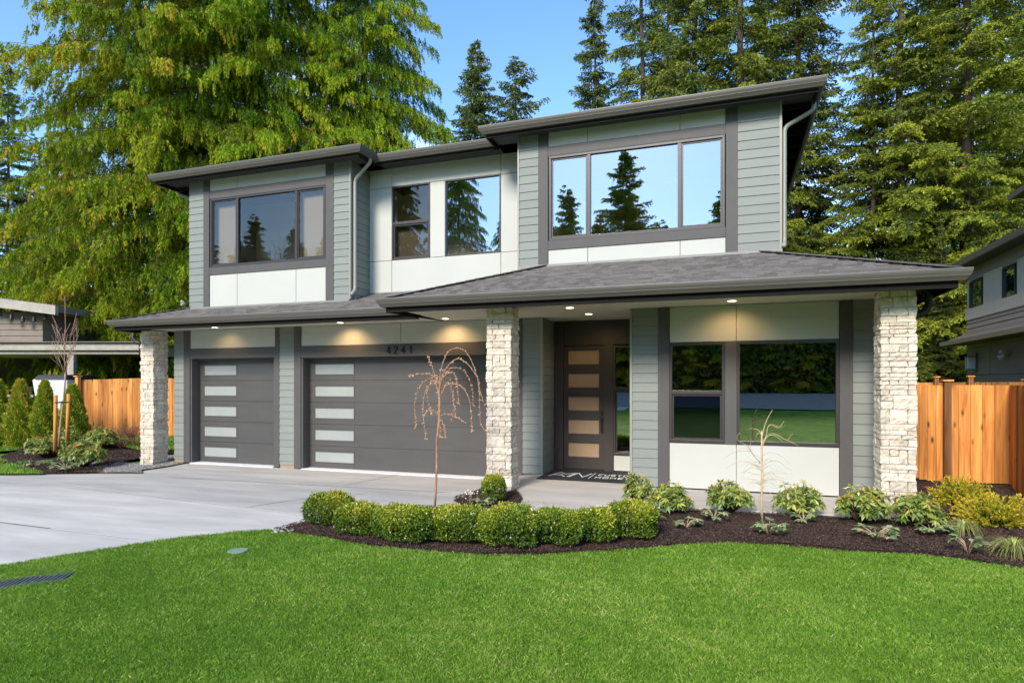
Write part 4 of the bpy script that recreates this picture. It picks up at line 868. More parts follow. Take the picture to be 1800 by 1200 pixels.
hg = tag(np_mesh('hedge', V, F, M['firdark'], None, T), 'tall dark hedge along the far side of the road, mirrored in the porch windows', 'hedge', kind='stuff')
MB().box(-75,45,-37.0,-34.6,0.6,6.2).build('hedge_core', M['firdark'], hg)

# ------------------------------------------------------------------ shrubs
def shrub(name, label, cat, loc, lv, leafm, twigs=None, group=None, stemm=None, rz=0, extra=None):
    o = thing(name, label, cat, (0,0,0), group)
    if twigs: mesh_obj('stem', twigs.v, twigs.f, stemm or M['bark'], o, True)
    np_mesh('foliage', lv[0], lv[1], leafm, o, lv[2])
    if extra: extra(o)
    o.location = loc; o.rotation_euler.z = rz; return o
def box_leaves(rx, ry, rz_, n, seed, size=0.029):
    g = np.random.default_rng(seed); d = unit(g.normal(size=(n,3))); d[:,2] = np.abs(d[:,2])*1.0-0.55*(g.random(n) < 0.42); d = unit(d)
    lump = 1+0.07*np.sin(d[:,0]*7+seed)*np.sin(d[:,1]*6+1)+0.07*np.sin(d[:,2]*8+seed*2+d[:,0]*5)+0.05*np.sin(d[:,0]*17)*np.sin(d[:,1]*15+d[:,2]*13)
    r = (0.62+0.38*g.random(n)**0.42)*lump*(1+0.05*(g.random(n) < 0.05)*g.random(n)*2)
    P = d*r[:,None]; P = np.sign(P)*np.abs(P)**0.78; P = P*np.array([rx, ry, rz_]); P[:,2] += rz_*0.86; P[:,2] = np.maximum(P[:,2], 0.03+0.06*g.random(n)); stray = g.random(n) < 0.05; P[stray] *= 1+0.13*g.random(int(stray.sum()))[:,None]
    D = d*0.6+g.normal(size=(n,3))*0.7+np.array([0,0,0.25])
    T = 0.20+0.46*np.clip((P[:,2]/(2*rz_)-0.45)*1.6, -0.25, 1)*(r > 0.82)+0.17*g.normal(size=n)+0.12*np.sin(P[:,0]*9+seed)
    return leaves(P, D, size*g.uniform(0.7,1.3,n), size*0.62, T, fold=0.08, seed=seed+1)
def bush_stems(rx, h, n, seed):
    g = random.Random(seed); b = MB()
    for i in range(n):
        a = g.uniform(0,6.28); r = g.uniform(0.2,0.85)*rx; p0 = (0.06*math.cos(a),0.06*math.sin(a),-0.02); p1 = (r*0.5*math.cos(a), r*0.5*math.sin(a), h*0.45); p2 = (r*math.cos(a+0.2), r*math.sin(a+0.2), h*g.uniform(0.7,0.95))
        b.tube([p0,p1,p2], [0.009,0.006,0.003], 5)
    return b
BG = 'clipped boxwood hedge plants along the front bed'
hl = ['round boxwood at the left end of the hedge row by the driveway','second boxwood from the driveway end of the hedge row','third boxwood from the driveway end, in front of the garage door','fourth boxwood from the driveway end, before the weeping tree trunk','boxwood fifth from the driveway end, in front of the stone column','darker boxwood sixth from the driveway end of the row','seventh boxwood from the driveway end of the row','boxwood at the right end of the hedge row, by the open mulch']
hp = [(562,926,0.30,0.27,0.215),(617,944,0.30,0.26,0.195),(699,957,0.40,0.28,0.215),(793,956,0.41,0.29,0.205),(887,966,0.345,0.31,0.235),(970,962,0.31,0.27,0.205),(1040,957,0.26,0.25,0.195),(1106,951,0.29,0.29,0.23)]
for i, (u, v, rx, ry, rz_) in enumerate(hp):
    x, y, z = at(u, v, 0.02); y += 0.20
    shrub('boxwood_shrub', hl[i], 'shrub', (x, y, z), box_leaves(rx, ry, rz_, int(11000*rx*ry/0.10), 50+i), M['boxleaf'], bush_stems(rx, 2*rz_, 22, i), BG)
x, y, z = at(866,882,0.03); 
shrub('boxwood_shrub', 'small lime green round shrub at the foot of the middle stone column', 'shrub', (x, y+0.05, z), box_leaves(0.17,0.17,0.22,3800,77,0.032), M['boxleaf'], bush_stems(0.15, 0.4, 8, 3), None)
def rhodo_leaves(rx, ry, h, nros, seed, bloom=0.0, zlow=0.3):
    g = np.random.default_rng(seed); Ps, Ds, Ls, Ts = [], [], [], []; st = MB(); blooms = []
    for i in range(nros):
        d = unit(g.normal(size=3)); d[2] = abs(d[2])*0.95-0.15; d = unit(d); r = g.uniform(0.62,1.0)*(1+0.12*math.sin(d[0]*5+seed)*math.sin(d[1]*6))
        c = np.array([d[0]*rx*r, d[1]*ry*r, h*(zlow+(1-zlow)*(0.12+0.88*max(0,d[2])**0.8*r)*g.uniform(0.85,1.05))])
        ax = unit(d*np.array([1,1,0.5])+np.array([0,0,0.8])+g.normal(size=3)*0.15)
        st.tube([(0.03*d[0],0.03*d[1],0), tuple(c*np.array([0.45,0.45,0.5])), tuple(c)], [0.010,0.007,0.004], 4)
        nl = g.integers(8, 12); ph = g.uniform(0,6.28); u_ = unit(np.cross(ax, [0.3,0.2,1])); w_ = np.cross(ax, u_); tb = g.normal()*0.12
        for j in range(nl):
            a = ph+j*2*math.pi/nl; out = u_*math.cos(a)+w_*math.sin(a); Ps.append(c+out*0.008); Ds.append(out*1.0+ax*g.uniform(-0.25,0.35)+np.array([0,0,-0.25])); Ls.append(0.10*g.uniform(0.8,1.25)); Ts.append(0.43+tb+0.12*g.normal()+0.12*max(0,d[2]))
        for j in range(4):
            a = g.uniform(0,6.28); out = u_*math.cos(a)+w_*math.sin(a); Ps.append(c); Ds.append(ax+out*0.6); Ls.append(0.055*g.uniform(0.7,1.2)); Ts.append(0.86+0.09*g.normal())
        if g.random() < bloom: blooms.append(c+ax*0.04)
    P, D, L, T = np.array(Ps), np.array(Ds), np.array(Ls), np.array(Ts)
    lv = leaves(P, D, L, L*0.33, T, fold=-0.04, seed=seed, up=np.array([0,0,1.0])); return lv, st, blooms
def bloomer(blooms, seed):
    def f(o):
        for k, c in enumerate(blooms[:4]):
            g = np.random.default_rng(seed+k); d = unit(g.normal(size=(40,3))); V, F, T = leaves(np.tile(c,(40,1))+d*0.008, d, 0.032, 0.028, np.full(40,0.5), seed=k); np_mesh('bloom', V, F, M['redflower'], o, T)
    return f
RG = 'rhododendrons in the front bed'
for (u, v, rx, h, n, lab) in [(1119,890,0.21,0.50,48,'taller upright rhododendron at the porch corner of the bed'),(1176,905,0.30,0.42,80,'bushy rhododendron beside the upright one, in front of the sage siding'),(1282,903,0.30,0.46,80,'rhododendron left of the bare maple, under the porch window'),(1405,908,0.30,0.43,84,'dense rhododendron just right of the bare maple'),(1518,922,0.32,0.50,92,'rhododendron left of the right stone column'),(1613,932,0.31,0.47,88,'rhododendron at the foot of the right stone column')]:
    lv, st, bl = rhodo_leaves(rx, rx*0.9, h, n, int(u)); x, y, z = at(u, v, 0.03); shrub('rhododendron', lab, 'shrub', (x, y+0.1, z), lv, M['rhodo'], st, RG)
LG = 'rhododendrons in the left bed'
for (u, v, rx, h, n, bl_, lab) in [(75,806,0.55,0.62,75,0.05,'broad rhododendron in the left bed, leftmost of the four'),(112,792,0.45,0.62,60,0.05,'rhododendron behind the staked tree in the left bed'),(140,822,0.55,0.66,90,0.08,'rhododendron with red blooms nearest the driveway in the left bed'),(172,790,0.50,0.62,80,0.0,'bloomless rhododendron in the left bed, before the fence')]:
    lv, st, bl = rhodo_leaves(rx, rx*0.8, h, n, int(u)+3, bl_); lv[0][:] = lv[0]; x, y, z = at(u, v, 0.03)
    lv2, st2, bl2 = rhodo_leaves(rx, rx*0.8, h, int(n*0.8), int(u)+9, 0); V = np.concatenate([lv[0], lv2[0]]); F = np.concatenate([lv[1], lv2[1]+len(lv[0])]); T = np.concatenate([lv[2], lv2[2]])
    shrub('rhododendron', lab, 'shrub', (x, y+0.1, z), (V,F,T), M['rhodo'], st, LG, extra=bloomer(bl, int(u)))
def helle(nst, spread, h, seed, size=0.085):
    g = np.random.default_rng(seed); Ps, Ds, Ls, Ts = [], [], [], []; st = MB()
    for i in range(nst):
        a = g.uniform(0,6.28); r = spread*g.uniform(0.35,1); top_ = np.array([r*math.cos(a), r*math.sin(a), h*g.uniform(0.5,1.0)]); st.tube([(0,0,0), tuple(top_*np.array([0.4,0.4,0.7])), tuple(top_)], [0.005,0.004,0.003], 4)
        out = unit(top_*np.array([1,1,0])+1e-6)
        for j in range(5):
            b = (j-2)*0.62; d = out*math.cos(b)+np.cross([0,0,1.0], out)*math.sin(b); Ps.append(top_); Ds.append(d+np.array([0,0,-0.15+0.35*g.normal()*0.5])); Ls.append(size*g.uniform(0.8,1.3)); Ts.append(0.55+0.22*g.normal())
    P, D, L, T = map(np.array, (Ps, Ds, Ls, Ts)); return leaves(P, D, L, L*0.52, T, fold=0.06, seed=seed, up=np.array([0,0,1.6])), st
HG = 'low leafy hellebores in the front bed'
for k, (u, v, ns, sp, h, lab) in enumerate([(1207,928,9,0.17,0.13,'sparse low plant in open mulch before the sage siding'),(1255,917,13,0.17,0.16,'low plant below the rhododendron left of the maple'),(1352,941,18,0.17,0.17,'low leafy plant in front of the bare maple trunk'),(1412,918,13,0.17,0.14,'low plant below the dense rhododendron right of the maple'),(1540,950,20,0.24,0.20,'largest low leafy plant, before the rhododendron left of the right column'),(1636,940,16,0.22,0.16,'low leafy plant below the rhododendron at the right column foot'),(1702,975,13,0.16,0.22,'dark low plant beneath the sedge tuft near the lawn edge'),(850,888,10,0.16,0.12,'pale low plant beside the small lime shrub'),(1150,915,9,0.13,0.14,'pale low plant at the right end of the boxwood row')]):
    lv, st = helle(ns, sp, h, 300+k); x, y, z = at(u, v, 0.03); shrub('hellebore', lab, 'plant', (x, y, z), lv, M['helle'], st, HG, M['twig2'])
for k, (u, v, lab) in enumerate([(60,822,'low leafy plant at the left tip of the left bed'),(116,828,'low leafy plant before the red-bloomed rhododendron'),(205,785,'flat leafy plant on the crest of the left bed')]):
    lv, st = helle(16, 0.3, 0.2, 340+k, 0.13); x, y, z = at(u, v, 0.03); shrub('hellebore', lab, 'plant', (x, y, z), lv, M['helle'], st, 'low leafy plants in the left bed', M['twig2'])
# pale blossoms near the column
b = MB(); x, y, z = at(826, 888, 0.03); g = np.random.default_rng(9); Pp = np.stack([g.normal(size=30)*0.055, g.normal(size=30)*0.04, 0.09+g.random(30)*0.16], 1)
V, F, T = leaves(Pp, g.normal(size=(30,3)), 0.032, 0.022, np.full(30,0.5), seed=9)
o = thing('flowering_plant', 'small plant with white blossoms between the hedge and the weeping tree', 'plant', (0,0,0)); np_mesh('blossom', V, F, M['petal'], o, T)
for i in range(8): b.tube([(0,0,0), tuple(Pp[i]*np.array([0.5,0.5,0.6])), tuple(Pp[i])], 0.0022, 4)
mesh_obj('stem', b.v, b.f, M['twig3'], o); o.location = (x,y,z)
# sedges
def sedge(n, r, h, seed):
    g = np.random.default_rng(seed); V, F, T = [], [], []
    for i in range(n):
        a = g.uniform(0,6.28); L = r*g.uniform(0.6,1.15); d = np.array([math.cos(a), math.sin(a), 0]); p = np.array([-d[1], d[0], 0])*0.0035*g.uniform(0.7,1.4); hh = h*g.uniform(0.6,1.1); m = 7; t0 = g.random(); b0 = len(V); sw = g.normal()*0.15
        for j in range(m):
            t = j/(m-1); c = d*L*t**1.2+np.cross([0,0,1.0], d)*sw*L*t*t+np.array([0,0,hh*4*t*(1-t)*0.9+hh*0.15*t]); w = (1-t*0.85); V += [c-p*w, c+p*w]; T += [t0, t0]
        for j in range(m-1): F.append((b0+2*j, b0+2*j+1, b0+2*j+3, b0+2*j+2))
    return np.array(V), np.array(F), np.array(T)
for (u, v, r, h, lab, s) in [(1692,938,0.24,0.17,'upright tuft of striped sedge between the rhododendron and the golden shrub',1),(1782,975,0.36,0.17,'arching striped sedge at the right edge near the lawn',2)]:
    x, y, z = at(u, v, 0.03); o = thing('sedge_tuft', lab, 'ornamental grass', (0,0,0), 'striped sedges'); V, F, T = sedge(220, r, h, s); np_mesh('blades', V, F, M['carex'], o, T); o.location = (x,y,z)
# golden cypress shrubs
def gold(rx, ry, h, n, seed):
    g = np.random.default_rng(seed); Ps, Ds, Ls, Ts = [], [], [], []; st = MB()
    for i in range(n):
        d = unit(g.normal(size=3)); d[2] = abs(d[2])*0.8; d = unit(d); tip = d*np.array([rx,ry,h])*g.uniform(0.75,1.15); base = tip*0.45; L = np.linalg.norm(tip-base); dv = unit(tip-base+np.array([0,0,0.05])); m = 26
        if i % 4 == 0: st.tube([(0,0,0), tuple(base), tuple(tip)], [0.007,0.005,0.002], 4)
        s = g.random(m); c = base+np.outer(s*L, dv); Ps.append(c); Ds.append(dv*0.9+g.normal(size=(m,3))*0.5); Ls.append(0.042*g.uniform(0.7,1.3,m)); Ts.append(0.15+0.65*s+0.14*g.normal(size=m))
    P, D, L, T = map(np.concatenate, (Ps, Ds, Ls, Ts)); return leaves(P, D, L, L*0.32, T, seed=seed), st
for (u, v, rx, h, n, lab, s) in [(1698,893,0.42,0.40,260,'golden tipped low conifer in front of the cedar fence panel',1),(1762,928,0.46,0.40,330,'larger golden tipped conifer nearest the right edge of the bed',2)]:
    x, y, z = at(u, v, 0.03); lv, st = gold(rx, rx*0.85, h, n, s); shrub('golden_conifer', lab, 'shrub', (x, y+0.2, z), lv, M['goldcon'], st, 'golden conifers by the right fence')
# arborvitae
def thuja(h, r, n, seed):
    g = np.random.default_rng(seed); z = g.random(n)**0.85*h; prof = r*np.clip(0.78+0.9*z/h,0,1)*np.where(z > h*0.38, np.clip(1-(z/h-0.38)/0.62,0,1)**0.72, 1.0)+0.02
    a = g.uniform(0,6.28,n); rr = prof*(0.6+0.4*g.random(n)**0.4)*(1+0.13*np.sin(a*5+z*7)+0.10*np.sin(z*23+a*3)); P = np.stack([rr*np.cos(a), rr*np.sin(a), z], 1)
    D = np.stack([np.cos(a)*0.6, np.sin(a)*0.6, np.full(n,0.9)], 1)+g.normal(size=(n,3))*0.35; T = 0.48+0.18*g.normal(size=n)+0.14*np.sin(a*5+z*7)+0.2*(z/h)**2
    st = MB().tube([(0,0,0),(0,0,h*0.8)], [0.025,0.008], 6); return leaves(P, D, g.uniform(0.06,0.11,n), 0.030, T, seed=seed), st
AG = 'young arborvitae in front of the carport'
for (u, v, vt, r, lab, s, td_) in [(-3,775,668,0.34,'arborvitae cut by the left edge of the view',1,0),(36,772,668,0.42,'yellow tipped arborvitae second from the left edge',2,0.12),(79,768,670,0.36,'green arborvitae in front of the white covered cart',3,0),(128,771,676,0.40,'darker arborvitae beside the end post of the cedar fence',4,-0.06)]:
    x, y, z = atd(u, v, 17.6); h = (v-vt)*17.6/FPX; zz_ = G(x,y)
    r *= 0.80; lv, st = thuja((CAMH-(vt-CYP)/FPX*17.6)-zz_-0.02, r, 9000, s); lv = (lv[0], lv[1], np.clip(lv[2]+td_,0,1)); shrub('arborvitae', lab, 'shrub', (x, y, zz_), lv, M['thuja'], st, AG)
# barberries: bare red twigs
def twiggy(n, h, w, seed, r=0.006):
    g = random.Random(seed); b = MB()
    for i in range(n):
        a = g.uniform(0,6.28); q = [Vector((0,0,0))]; d = Vector((math.cos(a)*w, math.sin(a)*w, h)); 
        for j in range(4): q.append(q[-1]+(d+Vector((g.gauss(0,0.25)*w,g.gauss(0,0.25)*w,0)))*0.25)
        b.tube(q, [r,r*0.8,r*0.6,r*0.5,r*0.3], 4)
        for j in (2,3):
            e = q[j]+Vector((g.gauss(0,0.4)*w, g.gauss(0,0.4)*w, h*0.25)); b.tube([q[j], e], [r*0.5, r*0.25], 3)
    return b
for (u, v, lab, s) in [(214,762,'bare twiggy barberry before the left fence, left of the two',1),(243,760,'bare twiggy barberry half behind the left stone column',2)]:
    x, y, z = atd(u, v, 17.0); tb = twiggy(26, 0.62, 0.42, s, 0.009); o = thing('barberry', lab, 'shrub', (0,0,0), 'bare barberries'); mesh_obj('branches', tb.v, tb.f, mat('barberry_twig', (0.22,0.09,0.045), 0.7, 0.2, 20), o); o.location = (x, y, G(x,y)+0.03)

# ------------------------------------------------------------------ bare trees
def arc_branch(b, p0, dirv, length, rise, fall, r, seed, n=12, knobs=None):
    g = random.Random(seed); d = Vector(dirv).normalized(); pts = []
    for i in range(n+1):
        t = i/n; s = math.sin(min(1, t*1.25)*math.pi/2)
        pts.append(Vector(p0)+d*length*s*(0.96+0.04*math.sin(t*9+seed))+Vector((g.gauss(0,0.006), g.gauss(0,0.006), rise*math.sin(min(1,t*2.2)*math.pi/2)-fall*max(0,t-0.22)**1.35)))
    b.tube(pts, [r*(1-0.7*i/n) for i in range(n+1)], 5)
    if knobs is not None:
        for i in range(2, n+1):
            for _ in range(2):
                p = pts[i-1].lerp(pts[i], g.random()); q = p+Vector((g.gauss(0,0.012), g.gauss(0,0.012), g.gauss(0.004,0.01))); knobs.tube([p, q, q+(q-p)*0.4], [r*0.55, 0.0062, 0.003], 5)
    return pts
# weeping cherry
bx, by, bz = at(765, 893, 0.02); wd = by*CS-bx*SN
def W_(u, v, dd=0.0): return Vector(atd(u, v, wd+dd))
b = MB(); kn = MB(); base = W_(763, 893)
tp = [W_(764,896),W_(766,860),W_(768,815),W_(768,775),W_(772,740),W_(773,705),W_(772,670)]; b.tube(tp, [0.018,0.017,0.017,0.018,0.021,0.020,0.014], 8)
def chain(us, r, seed, dd=0.0):
    g = random.Random(seed); P_ = [W_(u, v, dd*i/len(us)) for i, (u, v) in enumerate(us)]; out = []
    for i in range(len(P_)-1):
        a = P_[max(0,i-1)]; p = P_[i]; q = P_[i+1]; e = P_[min(len(P_)-1, i+2)]
        for k in range(4):
            t = k/4; out.append(0.5*((2*p)+(q-a)*t+(2*a-5*p+4*q-e)*t*t+(3*p-a-3*q+e)*t**3))
    out.append(P_[-1]); n = len(out); b.tube(out, [0.78*r*(1-0.5*i/n) for i in range(n)], 5)
    for i in range(3, n):
        for _ in range(1 + (g.random() < 0.55)):
            p = out[i-1].lerp(out[i], g.random()); q = p+Vector((g.gauss(0,0.010), g.gauss(0,0.010), g.gauss(0.004,0.008))); kn.tube([p, q, q+(q-p)*0.4], [0.005, 0.0095, 0.004], 5)
    if g.random() < 0.8:
        for _ in range(5): q = out[-1]+Vector((g.gauss(0,0.018),g.gauss(0,0.012),g.gauss(-0.005,0.018))); kn.tube([out[-1], q], [0.004,0.008], 5)
chain([(772,690),(775,650),(788,618),(806,612),(822,622),(835,650),(845,690),(852,712)], 0.010, 1)
chain([(772,690),(778,660),(790,640),(805,630),(820,638),(832,652),(840,668),(843,700),(845,745),(856,756)], 0.010, 2, -0.2)
chain([(772,690),(785,655),(800,646),(815,652),(826,668),(831,690),(832,712)], 0.008, 3, 0.25)
chain([(773,700),(782,680),(795,674),(812,680),(824,700),(829,730),(830,750),(829,757)], 0.010, 4, -0.25)
chain([(772,680),(768,664),(757,665),(744,672),(733,690),(729,715),(731,738),(732,750)], 0.009, 5, 0.2)
chain([(772,690),(765,674),(752,680),(745,700),(744,730),(747,755),(749,772)], 0.010, 6, -0.3)
chain([(772,680),(762,668),(752,685),(752,705),(758,720),(758,728)], 0.008, 7, -0.1)
chain([(772,680),(765,660),(758,640),(752,626)], 0.008, 8, 0.1)
chain([(770,668),(755,657),(740,657),(720,660)], 0.008, 9, -0.1)
chain([(772,672),(785,658),(797,655),(803,670),(806,700),(808,712)], 0.008, 10, -0.15)
chain([(772,672),(780,655),(790,665),(796,695),(797,725),(794,738)], 0.008, 11, 0.3)
chain([(773,700),(786,672),(795,690),(799,715),(800,732)], 0.007, 12, 0.1)
chain([(772,730),(790,728),(806,735),(820,744)], 0.008, 13, -0.2)
chain([(772,728),(779,745),(782,762),(783,770)], 0.006, 14, -0.15)
chain([(772,735),(764,722),(752,722),(745,730)], 0.006, 15, -0.1)
chain([(772,700),(766,672),(770,690),(772,725),(774,765),(776,768)], 0.006, 16, -0.3)
wt = thing('weeping_tree', 'young bare weeping tree with arching tan branches in front of the wide garage door', 'tree', tuple(base))
mesh_obj('trunk', b.v, b.f, M['twig'], wt, True); tag(mesh_obj('buds', kn.v, kn.f, mat('tan_bud', (0.56,0.31,0.17), 0.7, 0.3, 30), wt, True), kind='stuff')
# bare japanese maple
bx, by, bz = at(1340, 918, 0.02); wd = by*CS-bx*SN; b = MB(); g = random.Random(4); base = W_(1340, 918)
b.tube([W_(1340,920),W_(1339,880),W_(1340,830),W_(1339,790),W_(1339,757)], [0.014,0.014,0.014,0.011,0.008], 8)
def br(us, r, dd=0.0):
    P_ = [W_(u, v, dd*i/len(us)) for i, (u, v) in enumerate(us)]; out = []
    for i in range(len(P_)-1):
        a = P_[max(0,i-1)]; p = P_[i]; q = P_[i+1]; e = P_[min(len(P_)-1, i+2)]
        for k in range(3): t = k/3; out.append(0.5*((2*p)+(q-a)*t+(2*a-5*p+4*q-e)*t*t+(3*p-a-3*q+e)*t**3))
    out.append(P_[-1]); n = len(out); b.tube(out, [0.68*r*(1-0.7*i/n) for i in range(n)], 5)
br([(1339,770),(1345,745),(1352,730),(1358,720)], 0.010); br([(1340,785),(1347,765),(1350,750),(1358,746),(1370,750),(1378,740)], 0.010, -0.1); br([(1358,748),(1368,752),(1380,748)], 0.005)
br([(1341,780),(1350,766),(1365,764),(1380,772),(1390,776),(1405,784)], 0.009, -0.2); br([(1341,775),(1352,762),(1368,762)], 0.007, 0.2); br([(1341,778),(1352,765),(1366,768),(1376,776)], 0.008, -0.1); br([(1385,773),(1390,765),(1394,762)], 0.004)
br([(1339,768),(1335,757),(1325,753),(1316,753)], 0.008, 0.1); br([(1339,765),(1334,760),(1328,768)], 0.007)
br([(1336,812),(1325,800),(1319,790),(1312,782),(1300,776),(1295,768),(1301,760)], 0.010, -0.15); br([(1319,792),(1319,780),(1320,770)], 0.005); br([(1319,790),(1308,787),(1298,790)], 0.004); br([(1319,793),(1300,792),(1285,797),(1272,806)], 0.006, -0.2)
br([(1338,820),(1325,815),(1310,811),(1295,812),(1275,823)], 0.007, 0.15); br([(1337,822),(1320,815),(1310,822),(1305,840)], 0.005, -0.2); br([(1341,800),(1352,795),(1365,797),(1380,807),(1388,815)], 0.006, -0.1); br([(1341,818),(1355,810),(1368,810),(1380,820),(1392,827)], 0.006, 0.2)
br([(1340,835),(1325,832),(1310,828),(1296,832)], 0.005, 0.1); br([(1340,838),(1352,830),(1362,832)], 0.004); br([(1341,845),(1355,842),(1370,843),(1385,850),(1398,862),(1400,880)], 0.008, -0.2); br([(1341,842),(1362,832),(1378,832),(1394,834)], 0.004, 0.1)
br([(1339,848),(1325,848),(1312,852)], 0.005, -0.1); br([(1339,850),(1330,845),(1315,841),(1303,842)], 0.004); br([(1341,856),(1352,864),(1360,880),(1364,905)], 0.005, -0.15); br([(1340,868),(1331,870),(1333,890),(1337,905)], 0.005, -0.2); br([(1342,848),(1355,848),(1366,858)], 0.005)
for i in range(26):
    s = 1 if i % 2 else -1; v = 800+rnd.random()*60; L = rnd.uniform(20,45); br([(1340+s*3,v),(1340+s*L*0.5,v-rnd.uniform(2,9)),(1340+s*L,v+rnd.uniform(-3,12))], 0.0035, rnd.uniform(-0.4,0.4))
jm = thing('bare_maple', 'small leafless maple with thin spreading twigs below the porch window', 'tree', tuple(base)); mesh_obj('trunk', b.v, b.f, M['twig2'], jm, True)
# staked tree at the left
SD = 15.4
def W_(u, v, dd=0.0): return Vector(atd(u, v, SD+dd))
b = MB(); b.tube([W_(103,785),W_(105,760),W_(108,730),W_(112,700),W_(114,675),W_(115,655)], [0.028,0.026,0.024,0.022,0.020,0.018], 7); b_main = b
def br2(us, r, dd=0.0):
    P_ = [W_(u, v, dd*i/len(us)) for i, (u, v) in enumerate(us)]; b.tube(P_, [0.62*r*(1-0.7*i/len(P_)) for i in range(len(P_))], 5)
for i in range(15):
    s = rnd.uniform(-1,1); v0 = rnd.uniform(600,672); vt = rnd.uniform(545,600); br2([(114,v0),(114+s*8,v0-12),(114+s*17+rnd.gauss(0,2),v0-30),(115+s*20+rnd.gauss(0,4),(v0+vt)/2-8),(115+s*21+rnd.gauss(0,5),vt)], 0.013, rnd.uniform(-0.5,0.5))
br2([(114,660),(113,620),(115,580),(114,520)], 0.015)
for i in range(22):
    s = rnd.choice((-1,1)); v0 = rnd.uniform(570,650); br2([(114+s*8,v0),(114+s*14,v0-8),(114+s*(18+rnd.random()*8),v0-18-rnd.random()*14)], 0.006, rnd.uniform(-0.4,0.4))
st_ = thing('staked_tree', 'slender leafless young tree tied between two stakes in the left bed', 'tree', tuple(W_(103,785))); mesh_obj('trunk', b.v, b.f, M['twig3'], st_, True)
for (u, v0, v1, u1, lab) in [(97,792,694,98,'left wooden stake of the slender staked tree'),(118,775,692,121,'right wooden stake of the slender staked tree')]:
    o = thing('tree_stake', lab, 'stake', tuple(W_(u,v0)), 'stakes of the young tree'); MB().tube([W_(u,v0-0),W_((u+u1)/2,(v0+v1)/2),W_(u1,v1)], 0.042, 10).build('stake_pole', M['cedar'], o, True)
o = thing('tree_tie', 'black rubber tie strapping the slender tree to its stakes', 'tie', tuple(W_(109,706))); MB().tube([W_(97,707,-0.05),W_(109,706,-0.05),W_(121,706,-0.05),W_(121,707,0.06),W_(109,707,0.05),W_(97,708,0.06),W_(97,707,-0.05)], 0.014, 6).build('strap', M['blackpipe'], o)

# ------------------------------------------------------------------ fences
def fence(name, label, path, h, posts, zoff=0.06, bw=0.14, face=1, cap=True, bdark=0.0):
    a = path[0]; o = thing(name, label, 'fence', (a[0], a[1], G(a[0],a[1])), 'cedar board fences')
    b = MB(); pts = [Vector(p) for p in path]
    for i in range(len(pts)-1):
        p, q = pts[i], pts[i+1]; L = (q-p).length; d = (q-p)/L; n = Vector((-d.y, d.x))*0.011; k = max(1, int(L/bw)); w = L/k
        for j in range(k):
            s0 = p+d*(j*w+0.0035); s1 = p+d*((j+1)*w-0.0035); off = n*rnd.uniform(-0.25,0.25); z0 = G(s0.x,s0.y)+zoff; z1 = z0-zoff+h+rnd.uniform(-0.004,0.004); t = min(1,max(0,rnd.gauss(0.5-bdark,0.25)))
            c = [s0-n+off, s1-n+off, s1+n+off, s0+n+off]; b.hexa([(v.x,v.y,z0) for v in c]+[(v.x,v.y,z1) for v in c], t)
        nn = Vector((-d.y,d.x))*0.05*face      # back rails
        for zz_ in (0.3, h-0.3):
            c = [p+nn-n, q+nn-n, q+nn+n*1.5, p+nn+n*1.5]; b.hexa([(v.x,v.y,G(v.x,v.y)+zz_) for v in c]+[(v.x,v.y,G(v.x,v.y)+zz_+0.09) for v in c], 0.2)
    b.build('fence_boards', M['cedar'], o)
    for (x, y, hh, m) in posts:
        z = G(x,y); po = MB().box(x-0.055, x+0.055, y-0.055, y+0.055, z-0.1, z+hh, rnd.random()).build('post', M[m], o, bevel=0.004)
        MB().box(x-0.085, x+0.085, y-0.085, y+0.085, z+hh, z+hh+0.03, 0.9).build('post_cap', M['cedar'], po, bevel=0.004)
    return o
q = lambda u, v, d: atd(u, v, d)[:2]
fence('cedar_fence', 'cedar board fence joining the right stone column corner, with dark post', [q(1585,700,11.75), q(1660,700,11.62), q(1685,700,11.55), q(1748,700,11.35), q(1776,700,11.3), (4.62,12.75), (4.5,11.4), (4.6,8.5)], 1.86, [(*q(1665,700,11.52), 1.93, 'post'), (4.52,12.0,1.93,'cedar'), (4.5,9.6,1.93,'cedar')], face=1)
fence('cedar_fence', 'cedar side fence farther back between the two lots on the right', [q(1590,700,19.5), q(1648,700,18.5), q(1705,700,17.2), q(1760,700,15.8), q(1860,700,14.0)], 1.93, [(*q(1646,700,18.4),2.08,'post'), (*q(1706,700,17.0),2.08,'post')], face=1)
fence('cedar_fence', 'cedar board fence panel left of the garage, behind the left stone column', [q(138,700,18.9), q(190,700,18.9), q(250,700,18.9), q(330,700,18.9)], 1.86, [(*q(137,700,18.8),1.96,'cedar')], face=1)

# ------------------------------------------------------------------ neighbouring house, right
NM = {'w': mat('grey_brown_panel', (0.36,0.27,0.21), 0.7, 0.05, 2), 'wl': mat('light_taupe_panel', (0.64,0.50,0.39), 0.7, 0.05, 2), 'belt': mat('taupe_belt', (0.64,0.50,0.39), 0.7, 0.04, 2), 'gt': mat('brown_gutter', (0.24,0.18,0.14), 0.4, 0.05, 3), 'dk': mat('dark_slate_panel', (0.29,0.22,0.18), 0.7, 0.06, 2), 'glass': glassmat('neighbour_glass', 0.35, (0.4,0.55,0.45)), 'green': mat('green_curtain', (0.10,0.22,0.14), 0.8, 0.2, 8)}
NX = 7.5
NH = thing('neighbour_house', 'dark grey two storey neighbouring house behind the right fence', 'house', (9, 18, -0.3))
def wallp(b_, y0, y1, z0, z1, x=NX, th=0.1): return b_.box(x, x+th, y0+0.008, y1-0.008, z0+0.008, z1-0.008)
def yat(u, x):
    a = (u-CXP)/FPX; return x*(CS+a*SN)/(a*CS-SN)
def zat(u, v, x):
    a = (u-CXP)/FPX; return CAMH-(v-CYP)/FPX*x/(a*CS-SN)
